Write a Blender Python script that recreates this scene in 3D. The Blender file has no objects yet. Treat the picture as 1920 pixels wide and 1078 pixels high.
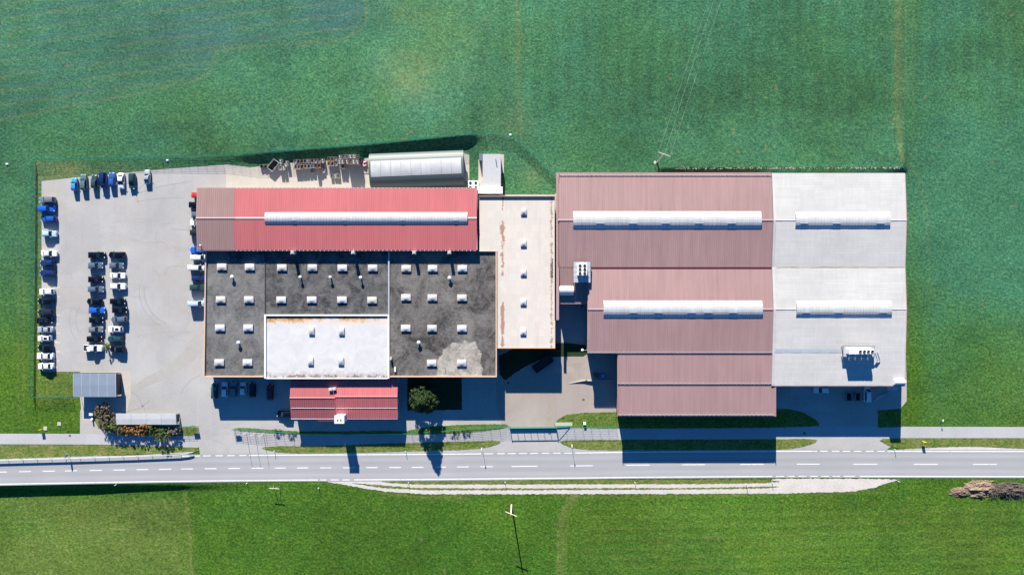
import bpy, math, random
import numpy as np
from mathutils import Vector

# ------------------------------------------------------------------ camera, sky, sun, exposure
S, H = 0.15, 192.0                     # metres per photo pixel on the ground, flying height
scene = bpy.context.scene
cam_d = bpy.data.cameras.new("camera"); cam = bpy.data.objects.new("camera", cam_d)
scene.collection.objects.link(cam); scene.camera = cam
cam.location = (0, 0, H); cam.rotation_euler = (0, 0, 0)
cam_d.sensor_fit = 'HORIZONTAL'; cam_d.sensor_width = 36.0; cam_d.lens = 36.0 * H / (1920 * S)
cam_d.clip_start = 1.0; cam_d.clip_end = 20000.0

SUN_EL = math.radians(23.3); SUN_AZ = math.radians(-9.7)      # azimuth measured from +Y towards +X
world = bpy.data.worlds.new("World"); scene.world = world; world.use_nodes = True
wn, wl = world.node_tree.nodes, world.node_tree.links
sky = wn.new('ShaderNodeTexSky'); sky.sky_type = 'NISHITA'; sky.sun_disc = False
sky.sun_elevation = SUN_EL; sky.sun_rotation = SUN_AZ; sky.altitude = 600
sky.air_density = 1.0; sky.dust_density = 0.3; sky.ozone_density = 9.0
deep = wn.new('ShaderNodeMix'); deep.data_type = 'RGBA'; deep.blend_type = 'MULTIPLY'; deep.inputs['Factor'].default_value = 1.0
deep.inputs[7].default_value = (0.38, 0.88, 1.08, 1.0)         # the clear, deep blue autumn sky, the same all over
wl.new(sky.outputs[0], deep.inputs[6]); wl.new(deep.outputs[2], wn['Background'].inputs[0]); wn['Background'].inputs[1].default_value = 0.06

sun_d = bpy.data.lights.new("sun", 'SUN'); sun_d.energy = 5.0; sun_d.angle = math.radians(0.5)
sun_d.color = (1.0, 0.94, 0.84)
sun = bpy.data.objects.new("sun", sun_d); scene.collection.objects.link(sun)
sd = Vector((math.sin(SUN_AZ) * math.cos(SUN_EL), math.cos(SUN_AZ) * math.cos(SUN_EL), math.sin(SUN_EL)))
sun.rotation_euler = (-sd).to_track_quat('-Z', 'Y').to_euler()
sun.location = (0, 0, 150)

scene.view_settings.view_transform = 'Standard'; scene.view_settings.look = 'None'
scene.view_settings.gamma = 1.0; scene.view_settings.exposure = 1.62
scene.view_settings.use_curve_mapping = False
scene.cycles.max_bounces = 5; scene.cycles.diffuse_bounces = 3

rng = random.Random(7)
C = scene.collection
W = {}                                                      # world location of every unrotated parent

def P(px, py, z=0.0):                                       # photo pixel seen at height z -> metres
    f = (H - z) / H
    return ((px - 960) * S * f, -(py - 539) * S * f, z)

# ------------------------------------------------------------------ helpers
def tag(o, label=None, cat=None, group=None, kind=None):
    if label: o['label'] = label
    if cat: o['category'] = cat
    if group: o['group'] = group
    if kind: o['kind'] = kind
    return o

def thing(name, label, cat, loc=(0, 0, 0), rz=0.0, group=None):
    o = bpy.data.objects.new(name, None); o.empty_display_size = 0.5
    C.objects.link(o); o.location = loc; o.rotation_euler = (0, 0, rz)
    W[o.name] = Vector(loc)
    return tag(o, label, cat, group)

def link_mesh(name, me, parent=None, loc=(0, 0, 0), rot=(0, 0, 0), mat=None):
    o = bpy.data.objects.new(name, me); C.objects.link(o)
    o.parent = parent; o.location = loc; o.rotation_euler = rot
    if mat is not None:
        if len(me.materials) == 0: me.materials.append(mat)
        o.material_slots[0].link = 'OBJECT'; o.material_slots[0].material = mat
    return o

class MB:
    def __init__(s): s.v = []; s.f = []; s.cols = None
    def quad(s, a, b, c, d):
        n = len(s.v); s.v += [a, b, c, d]; s.f.append((n, n + 1, n + 2, n + 3)); return s
    def poly(s, pts):
        n = len(s.v); s.v += list(pts); s.f.append(tuple(range(n, n + len(pts)))); return s
    def box(s, x0, x1, y0, y1, z0, z1):
        n = len(s.v)
        s.v += [(x0,y0,z0),(x1,y0,z0),(x1,y1,z0),(x0,y1,z0),(x0,y0,z1),(x1,y0,z1),(x1,y1,z1),(x0,y1,z1)]
        for q in ((3,2,1,0),(4,5,6,7),(0,1,5,4),(1,2,6,5),(2,3,7,6),(3,0,4,7)): s.f.append(tuple(n + i for i in q))
        return s
    def prism(s, poly, z0, z1):                              # vertical extrusion of a plan polygon
        if sum(a[0]*b[1]-b[0]*a[1] for a, b in zip(poly, poly[1:]+poly[:1])) < 0: poly = poly[::-1]
        n = len(s.v); k = len(poly)
        s.v += [(p[0], p[1], z0) for p in poly] + [(p[0], p[1], z1) for p in poly]
        s.f.append(tuple(range(n + k - 1, n - 1, -1))); s.f.append(tuple(range(n + k, n + 2 * k)))
        for i in range(k):
            j = (i + 1) % k; s.f.append((n + i, n + j, n + k + j, n + k + i))
        return s
    def profx(s, prof, x0, x1):                              # (y,z) profile extruded along x
        n = len(s.v); k = len(prof)
        s.v += [(x0, y, z) for y, z in prof] + [(x1, y, z) for y, z in prof]
        s.f.append(tuple(range(n, n + k))); s.f.append(tuple(range(n + 2 * k - 1, n + k - 1, -1)))
        for i in range(k):
            j = (i + 1) % k; s.f.append((n + j, n + i, n + k + i, n + k + j))
        return s
    def tube(s, a, b, r0, r1=None, seg=6, cap=True):
        r1 = r0 if r1 is None else r1
        a, b = Vector(a), Vector(b); d = (b - a).normalized()
        u = d.orthogonal().normalized(); w = d.cross(u)
        n = len(s.v)
        for c, r in ((a, r0), (b, r1)):
            for i in range(seg):
                t = 2 * math.pi * i / seg
                s.v.append(tuple(c + (u * math.cos(t) + w * math.sin(t)) * r))
        for i in range(seg):
            j = (i + 1) % seg; s.f.append((n + i, n + j, n + seg + j, n + seg + i))
        if cap:
            s.f.append(tuple(range(n + seg - 1, n - 1, -1))); s.f.append(tuple(range(n + seg, n + 2 * seg)))
        return s
    def bar(s, a, b, w, h):                                  # box section beam between two points
        a, b = Vector(a), Vector(b); d = (b - a).normalized()
        u = d.cross(Vector((0, 0, 1)))
        u = u.normalized() if u.length > 1e-4 else Vector((1, 0, 0))
        q = u.cross(d)
        n = len(s.v)
        for c in (a, b):
            for i, j in ((-1,-1),(1,-1),(1,1),(-1,1)): s.v.append(tuple(c + u * i * w / 2 + q * j * h / 2))
        for q4 in ((0,1,2,3),(7,6,5,4),(0,4,5,1),(1,5,6,2),(2,6,7,3),(3,7,4,0)): s.f.append(tuple(n + i for i in q4))
        return s
    def dome(s, c, rx, ry, h, n=10, m=3):
        base = len(s.v)
        for j in range(m):
            a = j / m * math.pi / 2
            for i in range(n):
                t = 2 * math.pi * i / n
                s.v.append((c[0] + rx*math.cos(a)*math.cos(t), c[1] + ry*math.cos(a)*math.sin(t), c[2] + h*math.sin(a)))
        s.v.append((c[0], c[1], c[2] + h))
        for j in range(m - 1):
            for i in range(n):
                k = (i + 1) % n; s.f.append((base+j*n+i, base+j*n+k, base+(j+1)*n+k, base+(j+1)*n+i))
        top = len(s.v) - 1
        for i in range(n): s.f.append((base+(m-1)*n+i, base+(m-1)*n+(i+1) % n, top))
        return s
    def mesh(s, name, mat=None, smooth=False, origin=(0, 0, 0)):
        me = bpy.data.meshes.new(name)
        ox, oy, oz = origin
        me.from_pydata([(x - ox, y - oy, z - oz) for x, y, z in s.v], [], s.f)
        if mat: me.materials.append(mat)
        if smooth: me.polygons.foreach_set('use_smooth', [True] * len(me.polygons))
        me.update(); return me
    def build(s, name, mat, parent=None, smooth=False):
        """world coordinates in, one object out, its origin at the middle of its base"""
        a = np.array(s.v); lo, hi = a.min(0), a.max(0)
        o0 = Vector(((lo[0]+hi[0])/2, (lo[1]+hi[1])/2, lo[2]))
        me = s.mesh(name, mat, smooth, tuple(o0))
        o = bpy.data.objects.new(name, me); C.objects.link(o)
        o.parent = parent
        o.location = o0 - (W[parent.name] if parent else Vector((0, 0, 0)))
        W[o.name] = o0
        return o
    def local(s, name, mat, parent, smooth=False):           # local coordinates of a (rotated) parent
        return link_mesh(name, s.mesh(name, mat, smooth), parent)

# ------------------------------------------------------------------ materials
def new_mat(name):
    m = bpy.data.materials.new(name); m.use_nodes = True
    nt = m.node_tree; b = nt.nodes['Principled BSDF']
    return m, nt, nt.nodes, nt.links, b

def N(nt, t, **kw):
    n = nt.nodes.new(t)
    for k, v in kw.items():
        if isinstance(k, str) and hasattr(n, k): setattr(n, k, v)
    return n

def noise(nt, vec, scale, detail=4, rough=0.55, dist=0.0):
    n = nt.nodes.new('ShaderNodeTexNoise'); n.inputs['Scale'].default_value = scale
    n.inputs['Detail'].default_value = detail; n.inputs['Roughness'].default_value = rough
    n.inputs['Distortion'].default_value = dist
    nt.links.new(vec, n.inputs['Vector']); return n.outputs['Fac']

def ramp(nt, fac, stops):
    r = nt.nodes.new('ShaderNodeValToRGB'); e = r.color_ramp.elements
    while len(e) < len(stops): e.new(0.5)
    for i, (p, c) in enumerate(stops):
        e[i].position = p; e[i].color = (c[0], c[1], c[2], 1) if hasattr(c, '__len__') else (c, c, c, 1)
    nt.links.new(fac, r.inputs[0]); return r.outputs[0]

def mix(nt, fac, a, b, mode='MIX'):
    m = nt.nodes.new('ShaderNodeMix'); m.data_type = 'RGBA'; m.blend_type = mode
    for sock, v in ((m.inputs['Factor'], fac), (m.inputs[6], a), (m.inputs[7], b)):
        if hasattr(v, 'is_linked'): nt.links.new(v, sock)
        elif hasattr(v, '__len__'): sock.default_value = (v[0], v[1], v[2], 1)
        else: sock.default_value = v
    return m.outputs[2]

def math_(nt, op, a, b=0.0, clamp=False):
    m = nt.nodes.new('ShaderNodeMath'); m.operation = op; m.use_clamp = clamp
    for i, v in enumerate((a, b)):
        if hasattr(v, 'is_linked'): nt.links.new(v, m.inputs[i])
        else: m.inputs[i].default_value = v
    return m.outputs[0]

def bump(nt, b, h, strength=0.3, dist=0.1):
    n = nt.nodes.new('ShaderNodeBump'); n.inputs['Strength'].default_value = strength
    n.inputs['Distance'].default_value = dist
    nt.links.new(h, n.inputs['Height']); nt.links.new(n.outputs[0], b.inputs['Normal'])

def wpos(nt): return nt.nodes.new('ShaderNodeNewGeometry').outputs['Position']
def stretch(nt, vec, s):
    m = nt.nodes.new('ShaderNodeVectorMath'); m.operation = 'MULTIPLY'; m.inputs[1].default_value = s
    nt.links.new(vec, m.inputs[0]); return m.outputs[0]
def spec(b, v):
    b.inputs['Specular IOR Level'].default_value = v

def worn(name, col, rough=0.6, metal=0.0, amt=0.25, sc=1.2, sc2=0.12, bumps=0.0, sp=0.3, streak=None):
    """painted or raw surface with blotchy wear"""
    m, nt, nd, lk, b = new_mat(name)
    p = wpos(nt)
    q = stretch(nt, p, streak) if streak else p
    n = noise(nt, q, sc, 5, 0.6); n2 = noise(nt, p, sc2, 3)
    f = math_(nt, 'ADD', math_(nt, 'MULTIPLY', n, 0.6), math_(nt, 'MULTIPLY', n2, 0.4))
    lo = tuple(c * (1 - amt) for c in col); hi = tuple(min(1, c * (1 + amt)) for c in col)
    lk.new(ramp(nt, f, [(0.3, lo), (0.7, hi)]), b.inputs['Base Color'])
    b.inputs['Roughness'].default_value = rough; b.inputs['Metallic'].default_value = metal; spec(b, sp)
    if bumps: bump(nt, b, n, bumps, 0.05)
    return m

def plain(name, col, rough=0.5, metal=0.0, sp=0.4):
    m, nt, nd, lk, b = new_mat(name)
    p = nd.new('ShaderNodeTexCoord').outputs['Object']
    n = noise(nt, p, 3.0, 3)
    lk.new(ramp(nt, n, [(0.3, tuple(c*0.92 for c in col)), (0.7, tuple(min(1, c*1.06) for c in col))]), b.inputs['Base Color'])
    b.inputs['Roughness'].default_value = rough; b.inputs['Metallic'].default_value = metal; spec(b, sp)
    return m

def grass_mat(name, use_tint, dryness=0.0):
    m, nt, nd, lk, b = new_mat(name)
    p = wpos(nt)
    big = noise(nt, p, 0.018, 5, 0.6, 0.5)
    mid = noise(nt, p, 0.13, 7, 0.72, 0.4)
    clump = noise(nt, stretch(nt, p, (1.0, 1.12, 1)), 1.35, 7, 0.75, 0.3)
    fine = noise(nt, p, 3.2, 5, 0.75)
    f = math_(nt, 'ADD', math_(nt, 'MULTIPLY', clump, 0.62), math_(nt, 'MULTIPLY', fine, 0.38))
    base = ramp(nt, f, [(0.39, (0.008, 0.040, 0.004)), (0.5, (0.030, 0.092, 0.008)), (0.60, (0.082, 0.162, 0.020))])
    base2 = ramp(nt, f, [(0.39, (0.016, 0.042, 0.003)), (0.5, (0.056, 0.110, 0.008)), (0.61, (0.128, 0.178, 0.020))])
    teal = ramp(nt, f, [(0.39, (0.008, 0.052, 0.032)), (0.5, (0.028, 0.116, 0.062)), (0.61, (0.090, 0.198, 0.090))])
    flecks = ramp(nt, noise(nt, stretch(nt, p, (1.0, 1.5, 1)), 1.9, 3, 0.6), [(0.60, 0.0), (0.72, 0.55)])
    teal = mix(nt, flecks, teal, (0.115, 0.170, 0.075))
    straw = ramp(nt, f, [(0.38, (0.080, 0.092, 0.022)), (0.62, (0.235, 0.225, 0.080))])
    earth = ramp(nt, f, [(0.38, (0.016, 0.062, 0.064)), (0.62, (0.058, 0.125, 0.110))])
    c = mix(nt, ramp(nt, math_(nt, 'ADD', math_(nt, 'MULTIPLY', big, 0.6), math_(nt, 'MULTIPLY', mid, 0.4)), [(0.42, 0.0), (0.62, 0.75)]), base, base2)
    if use_tint:
        at = nd.new('ShaderNodeAttribute'); at.attribute_name = 'tint'
        sp_ = nd.new('ShaderNodeSeparateColor'); lk.new(at.outputs['Color'], sp_.inputs[0])
        c = mix(nt, sp_.outputs[1], c, teal)
        c = mix(nt, sp_.outputs[2], c, earth)
        dry = math_(nt, 'MULTIPLY', sp_.outputs[0], ramp(nt, noise(nt, p, 0.7, 6, 0.75), [(0.28, 0.25), (0.62, 1.0)]), True)
        c = mix(nt, dry, c, straw)
    else:
        c = mix(nt, ramp(nt, noise(nt, p, 0.35, 5, 0.7), [(0.42, dryness * 0.5), (0.66, min(1, dryness + 0.4))]), c, straw)
    if use_tint:
        hs = nd.new('ShaderNodeHueSaturation'); lk.new(at.outputs['Alpha'], hs.inputs['Value']); lk.new(c, hs.inputs['Color']); c = hs.outputs[0]
    # scattered dead tufts
    c = mix(nt, ramp(nt, noise(nt, p, 0.33, 2, 0.5), [(0.70, 0.0), (0.77, 0.6)]), c, (0.17, 0.125, 0.055))
    lk.new(c, b.inputs['Base Color'])
    b.inputs['Roughness'].default_value = 0.9; spec(b, 0.12)
    h = math_(nt, 'ADD', math_(nt, 'MULTIPLY', clump, 1.0), math_(nt, 'MULTIPLY', fine, 0.35))
    bump(nt, b, h, 0.5, 0.4)
    return m

def asphalt_mat(name, col, warm=None, cracks=True, bands=False, amt=0.14):
    m, nt, nd, lk, b = new_mat(name)
    p = wpos(nt)
    fine = noise(nt, p, 2.6, 6, 0.7); big = noise(nt, p, 0.055, 5, 0.6, 0.6)
    f = math_(nt, 'ADD', math_(nt, 'MULTIPLY', fine, 0.45), math_(nt, 'MULTIPLY', big, 0.55))
    c = ramp(nt, f, [(0.35, tuple(x*(1-amt) for x in col)), (0.65, tuple(x*(1+amt) for x in col))])
    if warm:
        c = mix(nt, ramp(nt, noise(nt, p, 0.03, 4, 0.6, 0.8), [(0.48, 0.0), (0.66, 0.8)]), c, warm)
        # oil and tyre stains
        c = mix(nt, ramp(nt, noise(nt, stretch(nt, p, (0.35, 1.6, 1)), 0.12, 6, 0.7, 1.0), [(0.58, 0.0), (0.74, 0.45)]), c, tuple(x*0.62 for x in col))
    if warm:
        c = mix(nt, ramp(nt, noise(nt, p, 0.85, 3, 0.5), [(0.68, 0.0), (0.76, 0.4)]), c, tuple(x*0.6 for x in col))
        c = mix(nt, ramp(nt, noise(nt, p, 0.11, 6, 0.7, 0.5), [(0.50, 0.0), (0.66, 0.55)]), c, tuple(min(1, x*1.16) for x in col))
        br = nd.new('ShaderNodeTexBrick'); br.offset = 0.3; br.inputs['Scale'].default_value = 1.0; br.inputs['Brick Width'].default_value = 4.6; br.inputs['Row Height'].default_value = 27.0
        br.inputs['Mortar Size'].default_value = 0.05; br.inputs['Mortar Smooth'].default_value = 0.6
        br.inputs['Color1'].default_value = (1, 1, 1, 1); br.inputs['Color2'].default_value = (.955, .955, .955, 1); br.inputs['Mortar'].default_value = (.86, .86, .86, 1)
        lk.new(p, br.inputs['Vector']); c = mix(nt, 0.8, c, br.outputs['Color'], 'MULTIPLY')
    if cracks:
        v = nd.new('ShaderNodeTexVoronoi'); v.feature = 'DISTANCE_TO_EDGE'; v.inputs['Scale'].default_value = 0.075
        w = nd.new('ShaderNodeVectorMath'); w.operation = 'MULTIPLY_ADD'; w.inputs[1].default_value = (3.5, 3.5, 0)
        nn = nd.new('ShaderNodeTexNoise'); nn.inputs['Scale'].default_value = 0.25; nn.inputs['Detail'].default_value = 4
        lk.new(p, nn.inputs['Vector']); lk.new(nn.outputs['Color'], w.inputs[0]); lk.new(p, w.inputs[2]); lk.new(w.outputs[0], v.inputs['Vector'])
        c = mix(nt, ramp(nt, v.outputs['Distance'], [(0.0, 0.16), (0.010, 0.0)]), c, tuple(x*0.55 for x in col))
    if bands:                                            # polished wheel tracks along the road
        at = nd.new('ShaderNodeAttribute'); at.attribute_name = 'across'
        s_ = nd.new('ShaderNodeSeparateColor'); lk.new(at.outputs['Color'], s_.inputs[0])
        t = s_.outputs[0]
        d = ramp(nt, t, [(0.0, 0.35), (0.14, 0.55), (0.24, 1.0), (0.36, 0.30), (0.47, 0.75), (0.53, 0.75), (0.66, 0.30)])
        e = ramp(nt, t, [(0.60, 0.0), (0.68, 0.25), (0.78, 0.9), (0.88, 0.35), (1.0, 0.4)])
        k = math_(nt, 'ADD', d, e, True)
        k = math_(nt, 'MULTIPLY', k, ramp(nt, noise(nt, stretch(nt, p, (0.05, 1.0, 1)), 0.8, 5, 0.6), [(0.3, 0.55), (0.7, 1.0)]))
        c = mix(nt, k, tuple(x*0.76 for x in col), tuple(x*1.20 for x in col))
        c = mix(nt, 0.35, c, ramp(nt, f, [(0.35, tuple(x*(1-amt) for x in col)), (0.65, tuple(x*(1+amt) for x in col))]))
    lk.new(c, b.inputs['Base Color']); b.inputs['Roughness'].default_value = 0.9; spec(b, 0.2)
    bump(nt, b, fine, 0.12, 0.03)
    return m

def bitumen_mat(name, dark, light, patch=0.5, sc=0.13):
    m, nt, nd, lk, b = new_mat(name)
    p = wpos(nt)
    a = noise(nt, p, sc, 7, 0.68, 0.8); f = noise(nt, p, 1.6, 7, 0.75)
    fac = math_(nt, 'ADD', math_(nt, 'MULTIPLY', a, 0.62), math_(nt, 'MULTIPLY', f, 0.38))
    mid = tuple((x + y) / 2 for x, y in zip(dark, light))
    c = ramp(nt, fac, [(0.40, dark), (0.5, mid), (0.61, light)])
    pond = noise(nt, p, 0.075, 3, 0.5, 0.3)
    c = mix(nt, ramp(nt, pond, [(0.50, 0.0), (0.53, 0.35), (0.56, 0.10), (0.70, 0.22)]), c, light)
    br = nd.new('ShaderNodeTexBrick'); br.offset = 0.5; br.inputs['Scale'].default_value = 1.0
    br.inputs['Brick Width'].default_value = 7.5; br.inputs['Row Height'].default_value = 1.0; br.inputs['Mortar Size'].default_value = 0.03
    br.inputs['Color1'].default_value = (1, 1, 1, 1); br.inputs['Color2'].default_value = (.90, .90, .91, 1); br.inputs['Mortar'].default_value = (.78, .78, .78, 1)
    lk.new(p, br.inputs['Vector']); c = mix(nt, 0.7, c, br.outputs['Color'], 'MULTIPLY')
    lk.new(c, b.inputs['Base Color'])
    b.inputs['Roughness'].default_value = 0.9; spec(b, 0.15)
    bump(nt, b, f, 0.25, 0.03)
    return m

def panel_roof_mat(name, col, line, sx, sy, amt=0.08, rough=0.75):
    """large sheet roofing with faint welded seams"""
    m, nt, nd, lk, b = new_mat(name)
    p = wpos(nt)
    br = nd.new('ShaderNodeTexBrick'); br.offset = 0.37; br.inputs['Scale'].default_value = 1.0
    br.inputs['Brick Width'].default_value = sx; br.inputs['Row Height'].default_value = sy
    br.inputs['Mortar Size'].default_value = 0.035; br.inputs['Mortar Smooth'].default_value = 0.5
    br.inputs['Color1'].default_value = (1, 1, 1, 1); br.inputs['Color2'].default_value = (0.93, 0.93, 0.93, 1)
    br.inputs['Mortar'].default_value = (line, line, line, 1)
    lk.new(p, br.inputs['Vector'])
    f = math_(nt, 'ADD', math_(nt, 'MULTIPLY', noise(nt, p, 0.09, 5, 0.6), 0.6), math_(nt, 'MULTIPLY', noise(nt, stretch(nt, p, (1.5, 0.3, 1)), 0.8, 5, 0.7), 0.4))
    c = ramp(nt, f, [(0.3, tuple(x*(1-amt) for x in col)), (0.7, tuple(x*(1+amt) for x in col))])
    c = mix(nt, 1.0, c, br.outputs['Color'], 'MULTIPLY')
    lk.new(c, b.inputs['Base Color']); b.inputs['Roughness'].default_value = rough; spec(b, 0.25)
    return m

def paint_mat(name, col, metal=0.0):
    m, nt, nd, lk, b = new_mat(name)
    p = nd.new('ShaderNodeTexCoord').outputs['Object']
    n = noise(nt, p, 2.0, 3)
    lk.new(ramp(nt, n, [(0.3, tuple(c*0.9 for c in col)), (0.7, tuple(min(1, c*1.05) for c in col))]), b.inputs['Base Color'])
    b.inputs['Roughness'].default_value = 0.30; b.inputs['Metallic'].default_value = metal; spec(b, 0.3)
    b.inputs['Coat Weight'].default_value = 0.3; b.inputs['Coat Roughness'].default_value = 0.12
    return m

def leaf_mat(name, cols):
    m, nt, nd, lk, b = new_mat(name)
    at = nd.new('ShaderNodeAttribute'); at.attribute_name = 'leaf'
    s_ = nd.new('ShaderNodeSeparateColor'); lk.new(at.outputs['Color'], s_.inputs[0])
    lk.new(ramp(nt, s_.outputs[0], [(i / max(1, len(cols) - 1), c) for i, c in enumerate(cols)]), b.inputs['Base Color'])
    b.inputs['Roughness'].default_value = 0.7; spec(b, 0.2)
    return m

M = {
 'field': grass_mat('meadow grass', True),
 'verge': grass_mat('verge grass', False, 0.62),
 'lawn': grass_mat('lawn grass', False, 0.15),
 'shaded_lawn': worn('lawn with painted shade', (0.014, 0.030, 0.012), 0.9, amt=0.5, sc=2.0, bumps=0.6, sp=0.15),  # lawn lying in building shadow, the shade's darkness put into its colour
 'yard': asphalt_mat('yard asphalt', (0.305, 0.296, 0.282), (0.30, 0.27, 0.235)),
 'works': asphalt_mat('warm works asphalt', (0.280, 0.245, 0.216), (0.250, 0.210, 0.175)),
 'road': asphalt_mat('road asphalt', (0.27, 0.268, 0.268), None, False, True),
 'path': asphalt_mat('path asphalt', (0.315, 0.312, 0.31), None, True),
 'concrete': worn('pale concrete', (0.36, 0.33, 0.285), 0.9, amt=0.1, sc=0.9),
 'gravel': worn('white gravel', (0.42, 0.385, 0.345), 0.95, amt=0.2, sc=2.2, sc2=0.3, bumps=0.5),
 'paint': None,
 'brown': worn('brown sheet metal', (0.262, 0.166, 0.156), 0.5, 0.0, 0.15, 0.5, 0.07, streak=(2.2, 0.12, 1)),
 'brown_old': worn('faded brown sheet', (0.232, 0.148, 0.132), 0.5, 0.0, 0.10, 0.5, 0.1, streak=(2.2, 0.12, 1)),
 'brown_trim': worn('brown trim', (0.30, 0.20, 0.195), 0.5, amt=0.08),
 'red': worn('red sheet metal', (0.372, 0.104, 0.106), 0.5, 0.0, 0.12, 0.5, 0.06, streak=(2.2, 0.12, 1)),
 'red_trim': worn('pink ridge trim', (0.50, 0.33, 0.27), 0.5, amt=0.06),
 'red_old': worn('older red sheet', (0.29, 0.085, 0.09), 0.5, 0.0, 0.1, 0.5, 0.1, streak=(2.2, 0.12, 1)),
 'greyroof': panel_roof_mat('grey sheet roof', (0.40, 0.388, 0.368), 0.82, 6.0, 0.75, 0.13),
 'cream': panel_roof_mat('cream membrane roof', (0.475, 0.428, 0.372), 0.90, 1.5, 1.9, 0.06),
 'white_memb': None,
 'bitumen': bitumen_mat('bitumen roof', (0.048, 0.048, 0.049), (0.17, 0.165, 0.157)),
 'bitumen_b': bitumen_mat('mottled bitumen roof', (0.026, 0.027, 0.029), (0.128, 0.124, 0.118), sc=0.3),
 'bitumen_c': bitumen_mat('brownish bitumen roof', (0.032, 0.031, 0.030), (0.165, 0.152, 0.138)),
 'patch': bitumen_mat('pale grit', (0.15, 0.135, 0.115), (0.37, 0.335, 0.29), sc=0.4),
 'coping': worn('beige coping', (0.46, 0.33, 0.23), 0.6, amt=0.1),
 'orange_trim': worn('orange trim', (0.52, 0.26, 0.12), 0.6, amt=0.1),
 'white_trim': worn('white trim', (0.62, 0.62, 0.62), 0.5, amt=0.06),
 'wall': worn('rendered wall', (0.34, 0.32, 0.29), 0.9, amt=0.1),
 'wall_brown': worn('brown cladding', (0.20, 0.12, 0.10), 0.6, amt=0.1),
 'wall_white': worn('white wall', (0.55, 0.54, 0.52), 0.8, amt=0.08),
 'plastic': None,
 'plastic_b': worn('white acrylic dome', (0.46, 0.46, 0.47), 0.3, amt=0.05, sp=0.5),
 'curb': worn('skylight kerb', (0.36, 0.35, 0.34), 0.7, amt=0.1),
 'steel': worn('galvanised steel', (0.40, 0.42, 0.44), 0.45, 0.3, 0.12),
 'steel_lt': worn('bright steel', (0.55, 0.56, 0.57), 0.4, 0.3, 0.08),
 'dark': plain('dark metal', (0.03, 0.032, 0.036), 0.6),
 'black': plain('black rubber', (0.015, 0.015, 0.016), 0.8),
 'glass': plain('tinted glass', (0.012, 0.020, 0.030), 0.08, 0.0, 0.6),
 'pane': plain('window pane', (0.05, 0.08, 0.10), 0.1, 0.0, 0.6),
 'green': plain('green fence coating', (0.008, 0.165, 0.108), 0.5),
 'sheet_blue': worn('blue-grey sheet', (0.165, 0.20, 0.245), 0.5, 0.0, 0.08, 0.6, 0.2),
 'sheet_pale': worn('pale grey sheet', (0.40, 0.40, 0.395), 0.6, 0.0, 0.08, 0.8, 0.2),
 'sheet_green': worn('grey-green sheet', (0.070, 0.088, 0.086), 0.5, 0.0, 0.06),
 'wood': worn('weathered wood', (0.26, 0.20, 0.155), 0.9, amt=0.25, sc=3.0),
 'wood_dk': worn('dark weathered wood', (0.12, 0.09, 0.075), 0.9, amt=0.25, sc=3.0),
 'pole': worn('bleached pole wood', (0.50, 0.46, 0.36), 0.8, amt=0.12, sc=2.0),
 'bark': worn('bark', (0.07, 0.05, 0.04), 0.95, amt=0.3, sc=5.0, bumps=0.4),
 'dirt': worn('dug earth', (0.175, 0.125, 0.085), 0.95, amt=0.35, sc=1.6, sc2=0.5, bumps=0.8),
 'stone': worn('pale rubble', (0.30, 0.28, 0.25), 0.9, amt=0.3, sc=1.5),
 'rust': worn('rusty iron', (0.14, 0.055, 0.035), 0.8, amt=0.3, sc=4.0),
 'yellow': plain('yellow sign', (0.70, 0.52, 0.03), 0.5),
 'bluesign': plain('blue sign', (0.04, 0.15, 0.30), 0.5),
 'lamp_red': plain('tail lamp red', (0.16, 0.006, 0.010), 0.25),
 'lamp_clear': plain('head lamp', (0.55, 0.57, 0.6), 0.15),
 'tarp_blue': plain('blue tarpaulin', (0.05, 0.22, 0.60), 0.5),
 'white': plain('white enamel', (0.66, 0.66, 0.65), 0.5),
}

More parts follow.
